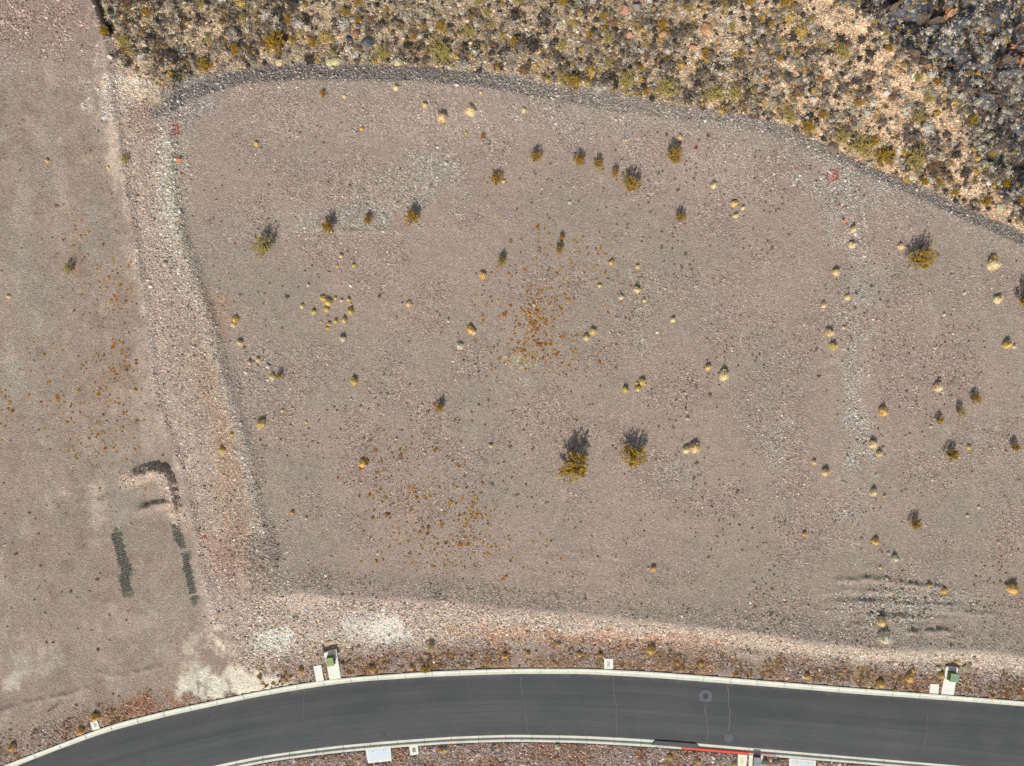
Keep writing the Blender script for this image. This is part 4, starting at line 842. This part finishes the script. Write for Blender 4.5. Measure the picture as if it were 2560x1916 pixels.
for i, (px, py, a, b_, rot, lab) in enumerate(OUT):
    rgb = (204, 160, 122) if 'orange' in lab or 'peach' in lab or 'cream' in lab else (124, 106, 92)  # warm rock tone, also paints the sunlight on the lit faces
    B = Bag(); rg = np.random.default_rng(500 + i)
    for q in range(9):
        v, f = ico(2); v = v.copy()
        for _ in range(8):
            nn_ = rg.normal(size=3); nn_ /= np.linalg.norm(nn_); dd_ = rg.uniform(.35, .75); v = v - np.outer(np.clip(v @ nn_ - dd_, 0, None), nn_)
        sx_, sy_ = rg.uniform(.35, .7), rg.uniform(.3, .6); v = v * np.array([sx_, sy_, rg.uniform(.5, 1.0)]); off = np.array([rg.uniform(-.75, .75), rg.uniform(-.5, .5), rg.uniform(-.1, .25)]) if q else np.zeros(3)
        tt_ = np.clip(rg.uniform(.0, 1.0) + .35 * rg.normal(size=(len(v), 1)), 0, 1); B.add(v + off, f, lin(rgb, ALB) * (1 - tt_) + lin(tuple(c_ * .62 for c_ in rgb), ALB) * tt_)
    o = obj('rock_outcrop', B.mesh('rock_outcrop', ROCK), loc=place(px, py, .25), rz=rot, sc=(a * GS * 1.3, b_ * GS * 1.4, b_ * GS * 2.3)); tag(o, lab, 'rock outcrop', 'outcrops of the shaded slope')

# ---- brush covering the hillside
rb = np.random.default_rng(404)
def brush_tmpl(seed, n, size, hz=.8):
    rng = np.random.default_rng(seed); P = rng.normal(size=(n, 3)); P /= np.linalg.norm(P, axis=1)[:, None]; P[:, 2] = np.abs(P[:, 2]); az = np.arctan2(P[:, 1], P[:, 0])
    P *= (rng.uniform(.35, 1.0, n) ** .6 * (1 + .25 * np.sin(3 * az + seed) + .15 * np.sin(7 * az + seed)))[:, None]; P[:, 2] = P[:, 2] * hz + .06
    shade = rng.uniform(.7, 1.3, (n, 1)) * np.ones((n, 3)); v, f, c = leaves(P, size, shade, rng)
    iv, fi = ico(1); cv = iv.copy(); cv[:, 2] = np.abs(cv[:, 2]) * hz; ca = np.arctan2(iv[:, 1], iv[:, 0]); cv *= (.72 * (1 + .2 * np.sin(3 * ca + seed)) * rng.uniform(.75, 1.15, len(iv)))[:, None]
    fi = fi[(iv[fi][:, :, 2].mean(1) > -.25)]
    return np.concatenate([v, cv]), np.concatenate([f, fi + len(v)]), np.concatenate([c, np.ones((len(iv), 3)) * rng.uniform(.65, 1.15, (len(iv), 1))])
BT = [brush_tmpl(s, 44, .15) for s in range(8)]
BC = np.array([(84, 74, 66), (122, 108, 96), (164, 147, 127), (190, 178, 154), (214, 204, 186), (156, 132, 90), (196, 166, 96), (140, 110, 84)])
BW = np.array([.17, .19, .17, .13, .11, .10, .07, .06]); BW = BW / BW.sum()
def scatter(tmpls, P, s, hz, rz, tint):
    vs, fs, cs = [], [], []; n0 = 0; ti = rb.integers(0, len(tmpls), len(P))
    for k, (v, f, c) in enumerate(tmpls):
        m = ti == k; n = m.sum()
        if not n: continue
        ca, sa = np.cos(rz[m])[:, None], np.sin(rz[m])[:, None]
        X = (v[None, :, 0] * ca - v[None, :, 1] * sa) * s[m][:, None]; Y = (v[None, :, 0] * sa + v[None, :, 1] * ca) * s[m][:, None]; Zz = v[None, :, 2] * (s[m] * hz[m])[:, None]
        vv = np.stack([X, Y, Zz], -1) + P[m][:, None, :]; vs.append(vv.reshape(-1, 3)); cs.append((c[None] * tint[m][:, None, :]).reshape(-1, 3))
        fs.append((f[None] + (np.arange(n) * len(v))[:, None, None] + n0).reshape(-1, 3)); n0 += n * len(v)
    return np.concatenate(vs), np.concatenate(fs), np.concatenate(cs)
cx = rb.uniform(60, 2860, 84000); cy = rb.uniform(-420, 700, 84000)
sh = sdpoly(cx, cy, HILL); rd = sdpoly(cx, cy, RIDGE)
dens = .3 + 1.1 * smooth((fbm(cx, cy, 52, 500, 4) - .43) * 7)
dens *= np.where(rd > 0, 1.15, np.interp(cx, [300, 1000, 1500, 1800, 2300], [.9, 1.0, 1.1, .85, .7]) * np.where(rd > -75, .5, 1))
keep = (sh > 3) & (rb.uniform(0, 1.25, len(cx)) < dens); cx, cy, rd = cx[keep], cy[keep], rd[keep]
clear = [(b[0], b[1], b[2] * 1.3) for b in BR if b[1] < 420] + [(b[0], b[1], max(b[2], b[3]) * .95) for b in OUT] + [(b[0], b[1] + 2, b[2] * .8) for b in HY]
keep = np.ones(len(cx), bool)
for bx_, by_, br_ in clear: keep &= np.hypot(cx - bx_, cy - by_) > br_ + 4
cx, cy, rd = cx[keep], cy[keep], rd[keep]
cs_ = np.exp(rb.normal(math.log(.26), .45, len(cx))).clip(.12, .95)
ci = rb.choice(len(BC), len(cx), p=BW); ci = np.where((rd > 0) & (rb.uniform(0, 1, len(cx)) < .22), 4, ci); tint = lin(BC[ci], ALB) * rb.uniform(.8, 1.2, (len(cx), 1))
cz = height(cx, cy); CP = W(cx, cy, cz); CP[:, 2] -= .03
order = np.argsort(-cs_ - 5 * ((cx > 0) & (cx < 2560) & (cy > 4)))        # biggest ones that stand inside the picture
big = order[:300]; rest = order[300:]
v, f, c = scatter(BT, CP[rest], cs_[rest], rb.uniform(.9, 1.5, len(rest)), rb.uniform(0, 6.28, len(rest)), tint[rest])
tag(obj('scrub', make_mesh('scrub', v, f, c, [DRY])), 'dense grey and sage low scrub covering the hillside', 'scrub', kind='stuff')
def hill_rocks():
    n = 6500; x = rb.uniform(150, 2700, n); y = rb.uniform(-120, 620, n); s_ = sdpoly(x, y, HILL); k = (s_ > 4) & (rb.uniform(0, 1, n) < .4 + .6 * smooth((fbm(x, y, 50, 520, 3) - .5) * 5)); x, y = x[k], y[k]; n = len(x)
    c = np.array([(222, 186, 152), (206, 166, 134), (190, 158, 134), (150, 136, 126), (226, 200, 172), (112, 108, 106)])[rb.integers(0, 6, n)]
    s = np.exp(rb.normal(math.log(.15), .4, n)).clip(.07, .45); P = W(x, y, height(x, y)); P[:, 2] += .15 * s
    v, f, c = scatter([stone_tmpl(40 + k) for k in range(10)], P, s, rb.uniform(.7, 1.2, n), rb.uniform(0, 6.28, n), lin(c, ALB) * rb.uniform(.7, 1.15, (n, 1)))
    tag(obj('rubble', make_mesh('rubble', v, f, c, [ROCK])), 'salmon and grey rubble between the hillside scrub', 'rubble', kind='stuff')
_bm = {}
def brush_mesh(k, ci_):
    if (k, ci_) not in _bm:
        v, f, c = brush_tmpl(50 + k, 110, .13); _bm[(k, ci_)] = make_mesh('sagebrush', v, f, c * lin(BC[ci_], ALB), [DRY])
    return _bm[(k, ci_)]
bn = ['dark grey', 'grey brown', 'taupe', 'sage green', 'pale sage', 'olive brown', 'tan olive', 'dark brown']
for j in big:
    k = int(rb.integers(0, 3)); o = obj('sagebrush', brush_mesh(k, int(ci[j])), loc=Vector(CP[j]), rz=float(rb.uniform(0, 6.28)), sc=(cs_[j], cs_[j], cs_[j] * .8))
    tag(o, where(float(cx[j]), float(cy[j]), bn[ci[j]] + ' scrub bush'), 'bush', 'larger bushes in the hillside scrub')

# ---- loose stone everywhere
def stone_tmpl(seed):
    rng = np.random.default_rng(seed); v = np.array([(1, 0, 0), (0, 1, 0), (-1, 0, 0), (0, -1, 0), (0, 0, .8), (.0, 0, -.4)], float) * rng.uniform(.65, 1.2, (6, 3)); v += rng.normal(0, .13, (6, 3))
    f = np.array([(0, 1, 4), (1, 2, 4), (2, 3, 4), (3, 0, 4), (1, 0, 5), (2, 1, 5), (3, 2, 5), (0, 3, 5)]); return v, f, np.ones((6, 3))
ST = [stone_tmpl(s) for s in range(12)]
hill_rocks()
def gravel_field():
    n = 620000; x = rb.uniform(-60, 2620, n); y = rb.uniform(-60, 1976, n)
    inside = (y > yline(NO, x) - 3) & (y < yline(SO, x) + 4); x, y = x[~inside], y[~inside]
    c, g = ground_paint(x, y); p = np.clip(.035 + .95 * g ** 1.8, 0, 1); sh = sdpoly(x, y, HILL); p = np.where(sh > 0, .16, p)
    k = rb.uniform(0, 1, len(x)) < p
    for poly in SLABS.values(): k &= sdpoly(x, y, poly) < -2
    for bx in ((913, 1865, 980, 1910), (1972, 1895, 2041, 1940), (1022, 1862, 1047, 1890), (1843, 1885, 1869, 1925), (1509, 1646, 1534, 1676), (223, 1800, 252, 1830)):
        k &= ~((x > bx[0]) & (x < bx[2]) & (y > bx[1]) & (y < bx[3]))
    x, y, c, g, sh = x[k], y[k], c[k], g[k], sh[k]; n = len(x)
    s = np.exp(rb.normal(math.log(.040), .45, n)) * (.8 + 1.0 * g) ; s = np.where(rb.uniform(0, 1, n) < .015, s * 1.9, s); s = np.where(sh > 0, s * 1.45, s).clip(.02, .24)
    br = np.exp(rb.normal(0.0, .38, n))[:, None]; t = np.clip(c * br, .03, .78)
    kind = rb.uniform(0, 1, n)[:, None]; t = np.where(kind < .1, t * np.array([1.14, .93, .86]), t); t = np.where(kind > .88, t * np.array([.94, 1.0, 1.06]), t)
    t = np.where((kind > .35) & (kind < .36) & (sh[:, None] < 0), np.array([.72, .7, .65]), t)
    hs = (sh > 0)[:, None]; t = np.where(hs & (kind > .5), t * .7 + lin((214, 176, 140), .3), t)
    m_ = 420; kx = rb.uniform(0, 2560, m_); up = rb.uniform(0, 1, m_) < .6; ky = np.where(up, yline(NO, kx) + rb.uniform(.5, 4.5, m_) ** 1.0, yline(SO, kx) - rb.uniform(.5, 3.5, m_))
    P = W(x, y, height(x, y)); P[:, 2] += s * .2
    P = np.concatenate([P, W(kx, ky, np.where(up, .155, .17))]); s = np.concatenate([s, rb.uniform(.02, .055, m_)]); t = np.concatenate([t, lin((150, 130, 116), .9) * rb.uniform(.6, 1.2, (m_, 1))]); n += m_
    v, f, cc = scatter(ST, P, s, rb.uniform(.6, 1.0, n), rb.uniform(0, 6.28, n), t)
    print('stones', n)
    tag(obj('gravel', make_mesh('gravel', v, f, cc, [ROCK])), 'loose gravel and rubble strewn over the ground', 'gravel', kind='stuff')
gravel_field()

# ---- tracked-machine imprints: churned clods of green earth
def clods():
    P = []
    for pl, wd, sp in ((TRACKS[0], 14, 2.6), (TRACKS[1], 10, 2.6)):
        pl = np.array(pl, float); seg = np.linalg.norm(np.diff(pl, axis=0), axis=1); tot = seg.sum(); cum = np.concatenate([[0], np.cumsum(seg)])
        for s in np.arange(0, tot, 5.2):
            t = s / tot
            if pl is not None and wd == 10 and any(a < t < b for a, b in TRGAP): continue
            c = np.array([np.interp(s, cum, pl[:, 0]), np.interp(s, cum, pl[:, 1])]); e = np.array([.97, -.2])
            wl, wr_ = wd * rb.uniform(.6, 1.1), wd * rb.uniform(.6, 1.1)
            for q in np.arange(-wl, wr_, 1.1):
                if rb.uniform() < .15: continue
                P.append(c + e * q + rb.normal(0, .45, 2))
    P = np.array(P); n = len(P); s = rb.uniform(.05, .12, n)
    W_ = W(P[:, 0], P[:, 1], height(P[:, 0], P[:, 1])); t = lin((108, 108, 98), ALB) * rb.uniform(.6, 1.2, (n, 1))
    v, f, c = scatter(ST, W_, s, rb.uniform(.7, 1.1, n), rb.uniform(0, 6.28, n), t)
    tag(obj('track_earth', make_mesh('track_earth', v, f, c, [ROCK])), 'two strips of churned grey green earth left by machine tracks', 'churned earth', kind='stuff')
clods()

# ---- small weeds
def weed_tmpl(seed, n=26, size=.34):
    return brush_tmpl(seed, n, size, .55)
WT = [weed_tmpl(s) for s in (71, 72, 73)]
CL = [('dense orange weed patch right of the field centre', [(1335, 800, 14, 34, 120), (1318, 873, 12, 14, 40), (1385, 800, 28, 60, 120), (1370, 700, 50, 60, 60), (1425, 635, 60, 40, 45), (1240, 780, 36, 50, 70), (1530, 720, 50, 40, 24), (1400, 900, 60, 30, 70), (1310, 900, 40, 20, 30)]),
      ('lower field scatter of orange weeds', [(1180, 1275, 24, 22, 80), (1000, 1250, 55, 30, 100), (1060, 1170, 80, 55, 80), (1060, 1350, 80, 35, 90), (1175, 1345, 28, 16, 40), (1130, 1400, 90, 22, 60), (950, 1140, 50, 40, 30), (1290, 1380, 60, 40, 30), (900, 1100, 120, 60, 30)]),
      ('orange weeds scattered over the left lot', [(290, 720, 24, 40, 70), (200, 650, 14, 60, 30), (300, 900, 26, 40, 60), (200, 1000, 60, 50, 90), (290, 1060, 40, 70, 80), (215, 1130, 30, 18, 40), (10, 1000, 10, 40, 24), (100, 880, 30, 20, 16), (60, 1500, 60, 30, 14)])]
ws = []
for gi, (nm, bl) in enumerate(CL):
    for cx_, cy_, sx_, sy_, n in bl:
        for _ in range(int(n * 1.7)):
            r = float(np.exp(rb.normal(math.log(1.75), .40))); ws.append((r, cx_ + rb.normal(0, sx_ * 1.15), cy_ + rb.normal(0, sy_ * 1.15), gi))
ws = [a for a in ws if a[1] > 2 and a[1] < 2558 and a[2] < 1480]
ws.sort(reverse=True)
_wm = {}
WC = [(196, 140, 60), (172, 112, 44), (210, 164, 84)]
for r, x, y, gi in ws[:290]:
    k = int(rb.integers(0, 3)); c_ = int(rb.integers(0, 3))
    if (k, c_) not in _wm: v, f, c = WT[k]; _wm[(k, c_)] = make_mesh('orange_weed', v, f, c * lin(WC[c_], ALB), [DRY])
    s = r * GS; o = obj('orange_weed', _wm[(k, c_)], loc=place(x, y, .02), rz=float(rb.uniform(0, 6.28)), sc=s)
    tag(o, 'small orange brown weed in the ' + CL[gi][0] if gi != 2 else 'small orange brown weed among the orange weeds scattered over the left lot', 'weed', CL[gi][0])
rs = np.array([(a[0], a[1], a[2]) for a in ws[290:]]); Pw = W(rs[:, 1], rs[:, 2], height(rs[:, 1], rs[:, 2]))
v, f, c = scatter(WT, Pw, rs[:, 0] * GS, rb.uniform(.8, 1.1, len(rs)), rb.uniform(0, 6.28, len(rs)), lin(np.array(WC)[rb.integers(0, 3, len(rs))], ALB) * rb.uniform(.8, 1.15, (len(rs), 1)))
tag(obj('orange_seedling_cover', make_mesh('seedlings', v, f, c, [DRY])), 'tiny orange seedlings sprinkled between the larger weeds', 'seedlings', kind='stuff')

def low_cover():
    # faint brown and grey tufts over the field
    n = 9000; x = rb.uniform(0, 2560, n); y = rb.uniform(300, 1640, n); xb_ = np.interp(y, LF[:, 1], LF[:, 0]); ykk = yline(NO, x)
    d = fbm(x, y, 120, 600, 3); east = np.interp(x, [0, 600, 800, 1300, 1500, 1700, 2560], [.2, .3, .55, .5, .4, .9, .6])
    k = (y < ykk - 60) & (sdpoly(x, y, HILL) < -60) & (rb.uniform(0, 1, n) < east * smooth((d - .35) * 4)); x, y = x[k], y[k]; n = len(x)
    s = rb.uniform(1.1, 3.4, n) * GS; s = np.where(rb.uniform(0, 1, n) < .06, s * 1.7, s); cc = np.array([(126, 106, 88), (114, 100, 90), (144, 118, 82), (146, 100, 68), (120, 114, 96)])
    t = lin(cc[rb.integers(0, 5, n)], ALB); v1 = scatter(WT, W(x, y, height(x, y)), s, rb.uniform(.5, .8, n), rb.uniform(0, 6.28, n), t)
    tag(obj('field_weed_cover', make_mesh('field_weeds', *v1, [DRY])), 'faint brown and grey low weeds dotting the field', 'weeds', kind='stuff')
    # rusty dead growth along the street
    xs, ys_, ss, cs2 = [], [], [], []
    for _ in range(4300):
        x = rb.uniform(-20, 2580); up = rb.uniform() < .75
        if up:
            yk_ = float(yline(NO, x)); y = yk_ - abs(rb.normal(0, 30)) - 5
            if 380 < x < 640 or abs(x - 832) < 24 or abs(x - 797) < 16 or abs(x - 2376) < 22 or abs(x - 2336) < 14 or abs(x - 1521) < 14: continue
        else:
            y = float(yline(SO, x)) + rb.uniform(6, 70)
            if 910 < x < 1050 or 1840 < x < 2045: continue
        if vnoise(np.array([x]), np.array([y]), 42, 611)[0] + .6 * vnoise(np.array([x]), np.array([y]), 14, 612)[0] < .86: continue
        xs.append(x); ys_.append(y); ss.append(rb.uniform(1.5, 5) * GS); cs2.append([(150, 108, 70), (162, 122, 80), (140, 110, 82), (196, 162, 106), (126, 106, 86)][rb.integers(0, 5)])
    x = np.array(xs); y = np.array(ys_); n = len(x); v2 = scatter(WT, W(x, y, height(x, y)), np.array(ss), rb.uniform(.35, .8, n), rb.uniform(0, 6.28, n), lin(np.array(cs2), ALB))
    tag(obj('verge_weed_cover', make_mesh('verge_weeds', *v2, [DRY])), 'rust brown dead weeds matted along both verges of the street', 'weeds', kind='stuff')
low_cover()
print('objects', len(bpy.data.objects))
